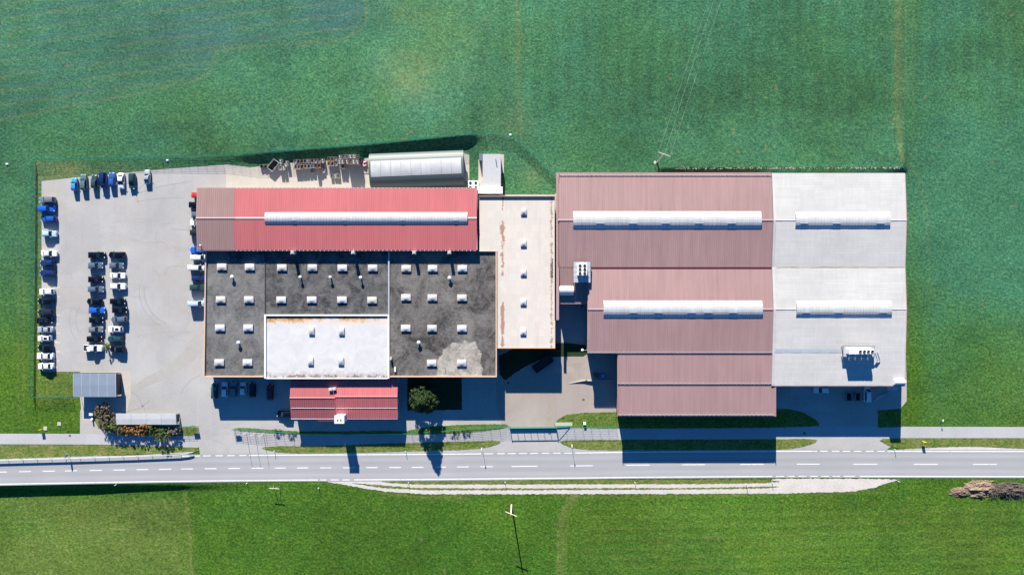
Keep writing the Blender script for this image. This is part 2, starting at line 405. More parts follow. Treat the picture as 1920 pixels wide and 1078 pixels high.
def white_membrane():                                      # the flat white roof with its yellow algae and black stains
    m, nt, nd, lk, b = new_mat('stained white membrane')
    p = wpos(nt); xyz = nd.new('ShaderNodeSeparateXYZ'); lk.new(p, xyz.inputs[0])
    n = noise(nt, p, 0.35, 6, 0.65, 0.6); n2 = noise(nt, p, 1.1, 6, 0.7)
    c = ramp(nt, n, [(0.35, (0.41, 0.405, 0.395)), (0.65, (0.475, 0.465, 0.45))])
    y1 = P(0, 600, 5.3)[1]; y0 = P(0, 706, 5.3)[1]
    top = math_(nt, 'DIVIDE', math_(nt, 'SUBTRACT', y1 + 0.6, xyz.outputs[1]), 3.6)       # 0 at the upper kerb
    bot = math_(nt, 'DIVIDE', math_(nt, 'SUBTRACT', xyz.outputs[1], y0 - 0.3), 4.2)
    ms = math_(nt, 'SUBTRACT', math_(nt, 'MULTIPLY', n, 1.9), top)
    c = mix(nt, ramp(nt, ms, [(0.45, 0.0), (0.60, 0.55)]), c, (0.50, 0.40, 0.34))
    along = noise(nt, stretch(nt, p, (1, .02, 1)), 0.13, 2, 0.5)
    rag = math_(nt, 'SUBTRACT', math_(nt, 'ADD', math_(nt, 'MULTIPLY', noise(nt, p, 0.6, 7, 0.8, 0.6), 2.6), math_(nt, 'MULTIPLY', along, 1.5)), math_(nt, 'MULTIPLY', top, 1.5)); rag = math_(nt, 'DIVIDE', rag, 3.0)
    c = mix(nt, ramp(nt, rag, [(0.53, 0.0), (0.61, 0.85)]), c, (0.44, 0.25, 0.08))
    c = mix(nt, ramp(nt, rag, [(0.665, 0.0), (0.70, 0.75)]), c, (0.16, 0.08, 0.035))
    mb_ = math_(nt, 'SUBTRACT', math_(nt, 'MULTIPLY', n2, 1.7), bot)
    c = mix(nt, ramp(nt, mb_, [(0.40, 0.0), (0.62, 0.5)]), c, (0.30, 0.25, 0.225))
    c = mix(nt, ramp(nt, math_(nt, 'SUBTRACT', math_(nt, 'MULTIPLY', noise(nt, p, 0.8, 7, 0.8), 1.75), bot), [(0.74, 0.0), (0.82, 0.8)]), c, (0.09, 0.06, 0.05))
    lk.new(c, b.inputs['Base Color']); b.inputs['Roughness'].default_value = 0.8; spec(b, 0.2)
    return m
M['white_memb'] = white_membrane()
def opal():                                                # translucent glazing: part of the light passes through
    m, nt, nd, lk, b = new_mat('opal plastic')
    n = noise(nt, wpos(nt), 0.5, 4)
    n = math_(nt, 'ADD', math_(nt, 'MULTIPLY', n, .5), math_(nt, 'MULTIPLY', noise(nt, stretch(nt, wpos(nt), (1.3, .1, 1)), 1.0, 5, .7), .5))
    c = ramp(nt, n, [(0.36, (0.50, 0.51, 0.50)), (0.62, (0.62, 0.625, 0.62))])
    lk.new(c, b.inputs['Base Color']); b.inputs['Roughness'].default_value = 0.35; spec(b, 0.5)
    t = nd.new('ShaderNodeBsdfTranslucent'); lk.new(c, t.inputs['Color'])
    mx = nd.new('ShaderNodeMixShader'); mx.inputs[0].default_value = 0.35
    lk.new(b.outputs[0], mx.inputs[1]); lk.new(t.outputs[0], mx.inputs[2]); lk.new(mx.outputs[0], nd['Material Output'].inputs['Surface'])
    return m
M['plastic'] = opal()
def road_paint():
    m, nt, nd, lk, b = new_mat('worn road paint')
    p = wpos(nt); c = ramp(nt, noise(nt, p, 2.2, 5, 0.7), [(0.3, (0.52, 0.52, 0.50)), (0.7, (0.66, 0.66, 0.64))])
    c = mix(nt, ramp(nt, noise(nt, p, 1.1, 7, 0.8), [(0.54, 0.0), (0.64, 0.8)]), c, (0.29, 0.288, 0.285))
    lk.new(c, b.inputs['Base Color']); b.inputs['Roughness'].default_value = 0.75; spec(b, 0.2)
    return m
M['paint'] = road_paint()

# ------------------------------------------------------------------ value noise in numpy for the field's colours
def vnoise(x, y, seed=0):
    r = np.random.RandomState(seed); T = r.rand(256, 256)
    xi = np.floor(x).astype(int); yi = np.floor(y).astype(int); fx = x - xi; fy = y - yi
    fx = fx*fx*(3-2*fx); fy = fy*fy*(3-2*fy)
    a = T[xi % 256, yi % 256]; b_ = T[(xi+1) % 256, yi % 256]; c_ = T[xi % 256, (yi+1) % 256]; d = T[(xi+1) % 256, (yi+1) % 256]
    return (a*(1-fx)+b_*fx)*(1-fy)+(c_*(1-fx)+d*fx)*fy
def fbm(x, y, seed=0, o=4):
    v = 0; a = 0.5; t = 0
    for i in range(o):
        v = v + a*vnoise(x*2**i, y*2**i, seed+i); t += a; a *= 0.5
    return v/t
def sstep(a, b, x):
    t = np.clip((x-a)/(b-a), 0, 1); return t*t*(3-2*t)
def dist_poly(px, py, pts):
    d = np.full(px.shape, 1e9)
    for (x0, y0), (x1, y1) in zip(pts, pts[1:]):
        dx, dy = x1-x0, y1-y0; L = dx*dx+dy*dy
        t = np.clip(((px-x0)*dx+(py-y0)*dy)/L, 0, 1)
        d = np.minimum(d, np.hypot(px-x0-t*dx, py-y0-t*dy))
    return d

# ------------------------------------------------------------------ ground: one field sheet out to the horizon
def fence_y(px): return np.interp(px, [-500, 70, 400, 480, 690, 930, 3000], [300, 299, 293, 288, 272, 249, 249])
def ground_z(px, py):
    px = np.asarray(px, float); py = np.asarray(py, float)
    hb = np.interp(px, [250, 420, 485, 690, 868, 884, 906], [0, 0.35, 1.2, 1.5, 1.65, 1.4, 0])
    fy = fence_y(px) + 3
    north = np.where(py < fy, 1 - sstep(0, 240, fy - py), 1 - np.clip((py - fy) / 13.0, 0, 1))
    z = hb * north
    hb2 = np.interp(px, [1225, 1260, 1500, 1690, 1702], [0, 1.0, 1.3, 1.3, 0])
    z = z + hb2 * np.where(py < 319, 1 - sstep(0, 130, 319 - py), 1 - np.clip((py - 319) / 2.5, 0, 1))
    A = np.interp(px, [-200, -60, 180, 330, 470], [0, 1.7, 1.5, 0.9, 0])
    z = z - A * sstep(906, 922, py) * (1 - sstep(1090, 1150, py))
    # a soft dip right of the road verge bushes
    return z - 0.05

gx = np.linspace(-110, 2030, 640); gy = np.linspace(-90, 1170, 400)
PX, PY = np.meshgrid(gx, gy)
Z = ground_z(PX, PY) + 0.03 * (fbm(PX/14, PY/14, 3) - 0.5) * ((PY < 280) | (PY > 925) | (PX > 1720))
fa, fb = fbm(PX/90, PY/90, 11), fbm(PX/25, PY/25, 21)
def track(pts, w, amp, seed=5):
    d = dist_poly(PX + 5*(fb-0.5), PY + 5*(fb-0.5), pts)
    return amp * np.exp(-(d/w)**2) * (0.35 + 0.9*fbm(PX/16, PY/16, seed))
dry = np.zeros_like(PX); teal = np.zeros_like(PX); earth = np.zeros_like(PX)
# mown strip top left with its bright edge
edge_l = [(-110, 245), (0, 225), (130, 199), (250, 178), (370, 151), (396, 133), (405, 96), (470, 88), (560, 82), (640, 76), (676, 55), (687, 36), (683, -90)]
ex = np.array([-110, 0, 130, 250, 370, 396, 405, 470, 560, 640, 676, 690, 2100]); ey = np.array([245, 225, 199, 178, 151, 133, 96, 88, 82, 76, 55, -200, -200])
mown = sstep(-14, 10, np.interp(PX, ex, ey) - PY)
ang = PY + 0.14*PX + 7*fbm(PX/120, PY/60, 31)
stripes = 0.5+0.5*np.sin(ang*2*math.pi/27.0); st2 = 0.5+0.5*np.sin(ang*2*math.pi/11.0+1)
lines = np.exp(-((np.mod(ang, 27)-13)/2.0)**2)
earth += mown*(0.10+0.5*fbm(PX/170, PY/70, 41)*stripes + 0.15*st2)
dry += mown*lines*0.5*fbm(PX/60, PY/20, 44)
dry += track(edge_l, 2.6, 0.42)
dry += track([(972, -90), (972, 120), (974, 250)], 5, 0.35)
for x, w, a in ((1682, 5.5, 0.62), (1690, 3, 0.35), (1699, 2.2, 0.4), (1712, 2.0, 0.25)):
    dry += track([(x, -90), (x, 120), (x-1, 215), (x+4, 300)], w, a) * (1 if x < 1695 else sstep(230, 150, PY))
dry += track([(1692, 300), (1725, 330), (1740, 420), (1745, 560)], 4, 0.18)
dry += track([(345, 925), (352, 985), (362, 1170)], 3, 0.55)
dry += 0.42*sstep(20, -20, PX-352-0.08*(PY-985))*sstep(925, 945, PY)*(0.4+0.9*fa)
for x, a in ((1046, 0.6), (1053, 0.45), (1061, 0.35)):
    dry += track([(x+28, 926), (x+8, 955), (x+1, 985), (x, 1170)], 3.4, a)
dry += track([(1040, 930), (1200, 932), (1500, 926), (1660, 922)], 4, 0.3)
dry += track([(1320, 1006), (1350, 1008)], 4, 0.5)
dry += track([(34, 520), (33, 700), (36, 800)], 2, 0.35) + track([(45, 520), (44, 700), (45, 800)], 2, 0.35)
dry += track([(720, 926), (800, 931), (880, 935)], 5, 0.55) + track([(690, 905), (560, 903)], 4, 0.35)
blob = lambda x, y, rx, ry: np.exp(-((PX-x)/rx)**2-((PY-y)/ry)**2)
dry += 0.42*blob(762, 145, 55, 48)*(0.3+fb) + 0.25*blob(760, 20, 60, 30)*(0.3+fb) + 0.2*blob(960, 235, 40, 40)
dry += 0.30*blob(1000, 330, 26, 26) + 0.2*blob(870, 60, 90, 120)*fb
earth += 0.55*blob(630, 20, 70, 40) + 0.35*blob(380, 70, 90, 60) + 0.25*blob(800, 170, 120, 80)*fb
# west strip inside the fence is mown short and dry, as is the corner by the shelter
inside = sstep(63, 68, PX)*sstep(175, 130, PX)*sstep(298, 304, PY)*sstep(765, 740, PY)
dry += inside*(0.18+0.35*fb)
dry += 0.55*sstep(60, 68, PX)*sstep(420, 120, PX)*sstep(300, 312, PY)*sstep(360, 345, PY)*fb
# cooler, lusher grass north and east of the plant, bluish haze partly painted in
teal += (0.55+0.6*fa)*sstep(720, 430, PY)*(0.95-0.75*sstep(1650, 1950, PX)*sstep(330, 0, PY))
teal += 0.35*sstep(1705, 1760, PX)*sstep(900, 700, PY)*(0.4+fa) 
south = sstep(1060, 1120, PX)*sstep(930, 960, PY)
ang2 = PY*1.0 + 0.02*PX + 5*fbm(PX/150, PY/40, 61)
dry += 0.16*np.clip(fbm(PX/9, PY/6, 87, 3)-.62, 0, 1)*5*(PY > 925) + south*(0.16*np.exp(-((np.mod(ang2, 19)-9)/2.2)**2)+0.22*fbm(PX/220, PY/26, 63)*fa)
earth += south*0.0*(0.5+0.5*np.sin(ang2*2*math.pi/19))*fa
tone = 0.74+0.52*fbm(PX/130+3, PY/95+7, 71, 5)+0.30*(fbm(PX/38, PY/30, 81, 4)-.5)+0.34*(fbm(PX/11, PY/8, 85, 3)-.5)
tone -= 0.17*blob(1420, 170, 330, 170)+0.16*blob(640, 1000, 300, 90)+0.10*blob(300, 250, 260, 60)+0.12*blob(1250, 1030, 120, 60)
tone += 0.16*blob(130, 1030, 200, 70)+0.14*blob(1500, 1010, 260, 70)+0.16*blob(880, 90, 220, 130)+0.14*blob(1830, 480, 90, 160)+0.15*blob(60, 60, 150, 90)
tone += 0.06*np.sin((PX+18*fbm(PX/90, PY/90, 91))*2*math.pi/31)*sstep(260, 180, PY)*sstep(700, 900, PX) + 0.06*np.sin(ang2*2*math.pi/19)*south
tint = np.stack([np.clip(dry, 0, 0.95), np.clip(teal, 0, 0.95), np.clip(earth, 0, 0.7), np.clip(tone, .5, 1.5)], -1)

nx, ny = len(gx), len(gy)
fx = (PX-960)*S; fyw = -(PY-539)*S
verts = np.stack([fx, fyw, Z], -1).reshape(-1, 3)
i = np.arange(nx-1)[None, :] + nx*np.arange(ny-1)[:, None]
quads = np.stack([i, i+nx, i+nx+1, i+1], -1).reshape(-1, 4)
x0, x1, y1, y0 = fx.min(), fx.max(), fyw.max(), fyw.min(); R = 6000.0
ring = np.array([(-R, -R, -.08), (R, -R, -.08), (R, R, -.08), (-R, R, -.08), (x0, y0, -.05), (x1, y0, -.05), (x1, y1, -.05), (x0, y1, -.05)])
n0 = len(verts); verts = np.vstack([verts, ring])
quads = np.vstack([quads, n0+np.array([(0, 1, 5, 4), (1, 2, 6, 5), (2, 3, 7, 6), (3, 0, 4, 7)])])
me = bpy.data.meshes.new('field')
me.vertices.add(len(verts)); me.vertices.foreach_set('co', verts.ravel())
me.loops.add(quads.size); me.loops.foreach_set('vertex_index', quads.ravel().astype(np.int32))
me.polygons.add(len(quads)); me.polygons.foreach_set('loop_start', np.arange(0, quads.size, 4, dtype=np.int32))
me.polygons.foreach_set('loop_total', np.full(len(quads), 4, np.int32))
me.polygons.foreach_set('use_smooth', np.ones(len(quads), bool))
me.update(calc_edges=True)
ca = me.color_attributes.new('tint', 'FLOAT_COLOR', 'POINT')
ca.data.foreach_set('color', np.vstack([tint.reshape(-1, 4), np.tile([0.05, 0.3, 0, 1], (8, 1))]).ravel())
me.materials.append(M['field'])
tag(link_mesh('field', me), kind='structure')

# ------------------------------------------------------------------ flat ground sheets
def jitter_poly(pts, step=5.0, amp=0.0, seed=1):
    """pixel outline with uneven edges"""
    r = random.Random(seed); out = []
    for (xa, ya), (xb, yb) in zip(pts, pts[1:]+pts[:1]):
        L = math.hypot(xb-xa, yb-ya); k = max(1, int(L/step)) if amp else 1
        for j in range(k):
            t = j/k; nxn, nyn = -(yb-ya)/(L+1e-6), (xb-xa)/(L+1e-6)
            o = amp*r.uniform(-1, 1) if j else 0
            out.append((xa+(xb-xa)*t+nxn*o, ya+(yb-ya)*t+nyn*o))
    return out
def smooth_poly(pts, it=2):
    for _ in range(it):
        o = []
        for a, b in zip(pts, pts[1:]+pts[:1]):
            o += [(a[0]*.75+b[0]*.25, a[1]*.75+b[1]*.25), (a[0]*.25+b[0]*.75, a[1]*.25+b[1]*.75)]
        pts = o
    return pts
def sheet(name, pts, z, mat, amp=0.0, kind='structure', thick=0.0, seed=1, step=4.0, parent=None):
    q = jitter_poly(pts, step, amp, seed)
    w = [P(x, y) for x, y in q]
    if sum(a[0]*b[1]-b[0]*a[1] for a, b in zip(w, w[1:]+w[:1])) < 0: w = w[::-1]
    mb = MB()
    if thick: mb.prism([(a, b) for a, b, _ in w], z-thick, z)
    else: mb.poly([(a, b, z) for a, b, _ in w])
    o = mb.build(name, mat, parent)
    if parent is None: tag(o, kind=kind)
    return o

sheet('yard', [(78, 340), (133, 334), (300, 318), (425, 309), (470, 314), (540, 306), (690, 296), (870, 287), (878, 290), (880, 352), (905, 365), (1040, 365),
               (1060, 345), (1690, 345), (1700, 720), (1700, 752), (1690, 764), (1690, 822), (1640, 860), (520, 870), (376, 858), (373, 838), (150, 832), (150, 770),
               (170, 742), (150, 744), (150, 697), (78, 697)], 0.0, M['yard'])
sheet('works_yard', [(930, 640), (1158, 640), (1158, 800), (1042, 804), (956, 805), (940, 796), (930, 760)], 0.005, M['works'], .8, seed=4, step=2)
sheet('asphalt_patch', [(1026, 750), (1035, 750), (1035, 798), (1025, 798)], 0.008, worn('brown trench patch', (.262, .222, .18), .95, amt=.12, sc=.8), .3, seed=6)
cl = [(-900, 905), (-300, 891.5), (0, 884.5), (120, 882.3), (230, 880.5), (330, 878.9), (430, 877.8), (540, 876.8), (640, 876.4), (760, 875.8), (960, 874), (1090, 872.8), (1190, 871.5), (1300, 870.7), (1500, 869.6), (1700, 869.8), (1920, 870.2), (2300, 871), (3000, 872)]
def cy(x): return float(np.interp(x, [c[0] for c in cl], [c[1] for c in cl]))
def road_sheet():
    v = []; f = []; across = []
    xs = [c[0] for c in cl]
    rows = [-27, -20, -14, -7, 0, 7, 13, 19, 25.5]
    for x in xs:
        for r in rows:
            v.append(P(x, cy(x)+r)[:2]+(0.012,)); across.append((r+27)/52.5)
    k = len(rows)
    for a in range(len(xs)-1):
        for b in range(k-1): f.append((a*k+b, a*k+b+1, (a+1)*k+b+1, (a+1)*k+b))
    me = bpy.data.meshes.new('road'); me.from_pydata(v, [], f)
    c_ = me.color_attributes.new('across', 'FLOAT_COLOR', 'POINT')
    c_.data.foreach_set('color', np.array([(t, t, t, 1) for t in across], np.float32).ravel())
    me.materials.append(M['road']); me.update()
    return tag(link_mesh('road', me), kind='structure')
road = road_sheet(); W[road.name] = Vector((0, 0, 0))
# pavement / cycle path west and east, lying on the field or the yard
sheet('cycle_path', [(-900, 813), (0, 812.5), (172, 813), (200, 815), (372, 817), (372, 839), (190, 833), (0, 832.5), (-900, 833)], 0.006, M['path'])
sheet('cycle_path', [(950, 806), (1160, 803), (1535, 801), (1690, 799.5), (1920, 800), (3000, 801), (3000, 822), (1920, 821), (1690, 821), (1530, 823.5), (1060, 825), (950, 828)], 0.006, M['path'])
sheet('shelter_slab', [(151, 697), (246, 695), (245, 744), (238, 772), (155, 790), (150, 744)], 0.008, M['concrete'])
sheet('crate_yard', [(424, 316), (459, 316), (470, 314.5), (540, 306.5), (690, 297), (880, 290), (880, 362), (424, 362)], 0.009, M['concrete'])
sheet('gravel_shoulder', [(1636, 846), (1690, 842), (1760, 838), (1830, 836.5), (1920, 841), (2200, 845), (2200, 851), (1636, 851)], 0.004, M['gravel'], 0.7, seed=3)
sheet('dirt_stain', smooth_poly([(372, 612), (380, 618), (381, 660), (345, 690), (300, 716), (276, 722), (250, 740), (236, 742), (262, 712), (300, 694), (338, 668), (360, 634)], 2), .003, worn('dusty dirt', (.29, .275, .252), .95, amt=.1, sc=.6, sc2=.1), 1.2, seed=15)
# painted lines
def line(name, x0, x1, off, w, dash=None):
    mb = MB(); n = max(2, int((x1-x0)/30)+1)
    xs = np.linspace(x0, x1, n)
    for a, b in zip(xs, xs[1:]):
        mb.quad(P(a, cy(a)+off+w/2)[:2]+(0.017,), P(b, cy(b)+off+w/2)[:2]+(0.017,), P(b, cy(b)+off-w/2)[:2]+(0.017,), P(a, cy(a)+off-w/2)[:2]+(0.017,))
    return mb.build(name, M['paint'], road)
for a, b in ((467, 902), (1078, 1532), (1664, 3000)): line('edge_line', a, b, -24.2, 1.9)
for a, b in ((-900, 596), (664, 1448), (1612, 3000)): line('edge_line', a, b, 22.7, 1.9)
for a, b in ((340, 355), (360, 375), (381, 395), (404, 418), (426, 440), (448, 462), (907, 925), (932, 946), (952, 967), (973, 988), (994, 1009), (1016, 1030), (1037, 1051), (1058, 1073),
             (1538, 1552), (1560, 1574), (1580, 1594), (1601, 1615), (1623, 1638), (1645, 1659)): line('edge_dash', a, b, -24.2, 1.6)
for a, b in ((600, 612), (620, 635), (642, 656), (1455, 1470), (1476, 1490), (1497, 1512), (1519, 1533), (1540, 1554), (1561, 1575), (1582, 1603)): line('edge_dash', a, b, 22.7, 1.6)
for a, b in ((-8, 13), (36, 58), (80, 103), (122, 145), (168, 191), (213, 235), (256, 278), (298, 321), (340, 362), (384, 406), (428, 450), (472, 494), (515, 536), (557, 578), (600, 621), (643, 665),
             (687, 708), (730, 752), (772, 794), (816, 836), (857, 879), (901, 924), (959, 1008), (1069, 1112), (1174, 1218), (1279, 1322), (1388, 1432), (1494, 1537), (1600, 1645), (1713, 1758), (1824, 1869), (1936, 1980)):
    line('centre_dash', a, b, 0, 1.6)
# grass islands and verges
isl = [
 ('grass_verge', [(-900, 836), (0, 833.5), (190, 833.5), (330, 837), (368, 840), (374, 844), (360, 848), (250, 851.5), (120, 856), (0, 860), (-900, 870)], 'verge'),
 ('grass_verge', smooth_poly([(488, 841), (500, 836), (600, 836), (760, 830), (900, 826.5), (938, 826), (938, 832), (900, 842), (760, 846), (640, 849), (530, 850)], 1), 'verge'),
 ('grass_verge', smooth_poly([(1046, 829), (1060, 824.5), (1160, 824), (1440, 823.5), (1534, 822), (1528, 831), (1490, 841), (1440, 843), (1180, 844), (1080, 843)], 1), 'verge'),
 ('grass_verge', smooth_poly([(1642, 822), (1700, 821.5), (1920, 821.5), (2300, 822), (2300, 845), (1920, 841), (1830, 836.5), (1760, 838), (1700, 842), (1670, 838)], 1), 'verge'),
 ('grass_lawn', smooth_poly([(1038, 801), (1042, 788), (1068, 774), (1160, 772), (1470, 765), (1505, 772), (1535, 790), (1536, 801), (1160, 803.5)], 1), 'lawn'),
 ('grass_lawn', [(1646, 769), (1691, 766), (1691, 800), (1646, 801)], 'lawn'),
 ('grass_lawn', [(764, 706), (866, 706), (866, 768), (764, 769)], 'shaded_lawn'),
 ('grass_lawn', smooth_poly([(934, 650), (1100, 640), (1105, 668), (1060, 668), (1020, 670), (975, 692), (938, 720)], 1), 'shaded_lawn'),
 ('grass_lawn', smooth_poly([(756, 812), (770, 805), (832, 797), (948, 794), (956, 800), (930, 806), (860, 812), (770, 815)], 1), 'lawn'),
 ('planting_strip', smooth_poly([(437, 803), (450, 801), (520, 806), (570, 809), (760, 807), (765, 813), (570, 815), (500, 811), (440, 807)], 1), 'verge'),
 ('planting_bed', smooth_poly([(168, 768), (200, 760), (215, 798), (345, 800), (372, 797), (373, 816), (330, 817), (190, 814)], 1), 'verge'),
]
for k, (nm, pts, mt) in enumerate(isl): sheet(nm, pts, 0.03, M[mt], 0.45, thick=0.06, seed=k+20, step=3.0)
# the gravel farm lane along the road
sheet('gravel_lane', [(598, 899.5), (664, 899.5), (720, 901), (1440, 901), (1455, 897), (1620, 897), (1690, 899), (1665, 905), (1640, 914), (1600, 921), (1480, 924.5), (1300, 925.5), (960, 926), (800, 926), (720, 921), (660, 911), (620, 904)], -0.012, M['gravel'], 0.9, seed=9, step=3.0)
sheet('grass_strip', smooth_poly([(708, 902), (740, 900.5), (1100, 899.5), (1420, 898.5), (1475, 902), (1420, 906.5), (1100, 907.5), (800, 908), (740, 906)], 1), 0.0, M['verge'], 0.8, seed=10, step=2.5, thick=0.03)
sheet('grass_strip', [(660, 905.5), (720, 909.5), (780, 914.2), (900, 915), (1100, 914.6), (1300, 914.2), (1440, 911.5), (1462, 911.8), (1440, 915), (1300, 917.2), (1100, 918), (900, 918.6), (790, 918.4), (720, 914.5)], 0.0, M['verge'], 0.9, seed=11, step=2.0, thick=0.03)
for k, (x, y, r) in enumerate(((1094, 749, 2.4), (953, 718, 2.4), (1508, 812, 2.4), (131, 816.5, 2.2), (1030, 812, 2.2))):
    mb = MB(); c = P(x, y); mb.tube((c[0], c[1], 0.0), (c[0], c[1], 0.02), r*S, seg=12); o = mb.build('manhole_cover', M['rust']); tag(o, kind='structure')
# parking bay marks
for x0, x1, ys in ((100, 112, (438, 474, 539, 556, 591, 608, 625, 642, 659, 676)), (112, 114, ())):
    for y in ys:
        mb = MB(); mb.poly([P(x0, y+.5)[:2]+(.004,), P(x1, y+.5)[:2]+(.004,), P(x1, y-.5)[:2]+(.004,), P(x0, y-.5)[:2]+(.004,)]); tag(mb.build('bay_mark', M['paint']), kind='structure')

def tyre_mark(pts, w, mat):
    mb = MB(); pts = [Vector(P(x, y)) for x, y in pts]
    for a, b in zip(pts, pts[1:]):
        d = (b-a).normalized(); u = Vector((-d.y, d.x, 0))*w/2
        mb.quad(*[(q.x, q.y, .0035) for q in (a-u, b-u, b+u, a+u)])
    tag(mb.build('tyre_mark', mat), kind='structure')
TM = worn('tyre rubber stain', (.235, .228, .222), .9, amt=.08, sc=2.0)
def arc_px(cx_, cy_, r_, a0, a1, n=18): return [(cx_+r_*math.cos(math.radians(a0+(a1-a0)*k/n)), cy_+r_*math.sin(math.radians(a0+(a1-a0)*k/n))) for k in range(n+1)]
for pts_, w_t in ((arc_px(335, 545, 65, 110, 185), .22), (arc_px(335, 545, 74, 118, 190), .16), (arc_px(190, 600, 48, 150, 215), .14), (arc_px(190, 600, 60, 140, 200), .14), (arc_px(330, 520, 22, 190, 300), .15),
                  ([(262, 385), (256, 372), (262, 352), (272, 344)], .18), ([(255, 378), (300, 372), (345, 371)], .15), ([(245, 366), (300, 350), (360, 340)], .2), ([(322, 430), (345, 431), (362, 432)], .2),
                  ([(240, 730), (258, 742), (272, 770)], .25), ([(236, 772), (262, 765), (280, 752)], .3), (arc_px(395, 760, 60, 200, 250), .15)):
    tyre_mark(pts_, w_t, TM)
# rubble on the bank behind the big hall
def rubble(name, line_px, n, spread_px, smin, smax, mat, seed, zfun=True, lift=0.0):
    r = random.Random(seed); mb = MB()
    L = [math.dist(a, b) for a, b in zip(line_px, line_px[1:])]; T = sum(L)
    for _ in range(n):
        t = r.random()*T; k = 0
        while t > L[k] and k < len(L)-1: t -= L[k]; k += 1
        a, b = line_px[k], line_px[k+1]; u = t/L[k]
        x = a[0]+(b[0]-a[0])*u+r.gauss(0, spread_px*.6); y = a[1]+(b[1]-a[1])*u+r.gauss(0, spread_px)
        z = float(ground_z(x, y))
        s = r.uniform(smin, smax); c = P(x, y)
        base = len(mb.v)
        for q in ((1,0,0),(-1,0,0),(0,1,0),(0,-1,0),(0,0,1),(0,0,-1)):
            k2 = s*r.uniform(.6, 1.3); mb.v.append((c[0]+q[0]*k2+r.uniform(-.3, .3)*s, c[1]+q[1]*k2+r.uniform(-.3, .3)*s, z+lift+q[2]*k2*.8))
        for q in ((0,2,4),(2,1,4),(1,3,4),(3,0,4),(2,0,5),(1,2,5),(3,1,5),(0,3,5)): mb.f.append(tuple(base+i_ for i_ in q))
    o = mb.build(name, mat); return o
tag(rubble('rubble_bank', [(1255, 318), (1450, 317.5), (1600, 317), (1685, 316.5), (1695, 319), (1697, 345)], 300, 0.9, 0.05, 0.2, M['stone'], 4), 'band of pale rubble along the bank behind the big halls', 'rubble', kind='stuff')

# ------------------------------------------------------------------ roof builders
def corr(A, B, Cc, D, pitch=0.58, rib=0.05, rw=0.15, mb=None):
    """corrugated sheet: eave from A to B, upper edge from C to D, ribs running up the slope"""
    mb = mb or MB(); A, B, Cc, D = map(Vector, (A, B, Cc, D))
    n = (B-A).cross(Cc-A).normalized(); n = n if n.z > 0 else -n
    L = (B-A).length; k = max(1, round(L/pitch)); ts = []
    for j in range(k):
        t0 = j/k; w = rw/L
        ts += [(t0, 0), (t0+1/k-w*1.6, 0), (t0+1/k-w*1.3, rib), (t0+1/k-w*.3, rib)]
    ts.append((1.0, 0)); base = len(mb.v)
    for t, h in ts:
        mb.v.append(tuple(A.lerp(B, t)+n*h)); mb.v.append(tuple(Cc.lerp(D, t)+n*h))
    flip = ((B-A).cross(Cc-A)).z < 0
    for j in range(len(ts)-1):
        a = base+2*j; q = (a, a+2, a+3, a+1); mb.f.append(q if not flip else q[::-1])
    return mb

def barrel(parent, name, px0, px1, ymid, half, zbase, rise, npane, flaps=(), flap_w=2.2, mat='plastic'):
    """vaulted rooflight: frame, one pane per bay, opening flaps"""
    xa, xb = P(px0, 0, zbase+rise*.5)[0], P(px1, 0, zbase+rise*.5)[0]
    fr = MB(); fr.box(xa-.08, xb+.08, ymid-half-.06, ymid-half+.12, zbase-.55, zbase+.1)
    fr.box(xa-.08, xb+.08, ymid+half-.12, ymid+half+.06, zbase-.55, zbase+.1)
    seg = 10
    us = [-math.sin(math.pi/2*(1-2*j/seg)) for j in range(seg+1)]
    arc = [(ymid+half*u, zbase+.1+rise*(1-abs(u)**2.2)) for u in us]
    for x0_, x1_ in ((xa-.06, xa+.05), (xb-.05, xb+.06)):
        fr.profx(arc[::-1]+[(ymid-half, zbase-.3), (ymid+half, zbase-.3)], x0_, x1_)
    root = fr.build(name, M['curb'], parent)
    w = (xb-xa)/npane; g = 0.05
    pm = MB()
    for j in range(seg):
        (ya, za), (yb, zb) = arc[j], arc[j+1]
        pm.quad((-w/2+g, ya-ymid, za-zbase), (w/2-g, ya-ymid, za-zbase), (w/2-g, yb-ymid, zb-zbase), (-w/2+g, yb-ymid, zb-zbase))
    pme = pm.mesh('pane', M[mat], True)
    for k in range(npane): link_mesh('pane', pme, root, Vector((xa+w*(k+.5), ymid, zbase))-W[root.name])
    rm = MB()                                              # glazing ribs between panes
    for j in range(seg):
        (ya, za), (yb, zb) = arc[j], arc[j+1]
        rm.quad((-g, ya-ymid, za-.02-zbase), (g, ya-ymid, za-.02-zbase), (g, yb-ymid, zb-.02-zbase), (-g, yb-ymid, zb-.02-zbase))
    rme = rm.mesh('glazing_bar', M['curb'], True)
    for k in range(1, npane): link_mesh('glazing_bar', rme, root, Vector((xa+w*k, ymid, zbase))-W[root.name])
    fm = MB()
    uu = [-.42+.75*j/5 for j in range(6)]
    ro = [(half*u, .1+rise*(1-abs(u)**2.2)+.04+(.035 if j == 0 else 0)) for j, u in enumerate(uu)]; ri = [(half*u, .1+rise*(1-abs(u)**2.2)+.004) for u in uu]
    fm.profx(ro[::-1]+ri, -flap_w/2, flap_w/2)
    if flaps:
        fme = fm.mesh('vent_flap', M[mat], False)
        for x in flaps: link_mesh('vent_flap', fme, root, Vector((P(x, 0, zbase+rise)[0], ymid, zbase))-W[root.name])
    return root

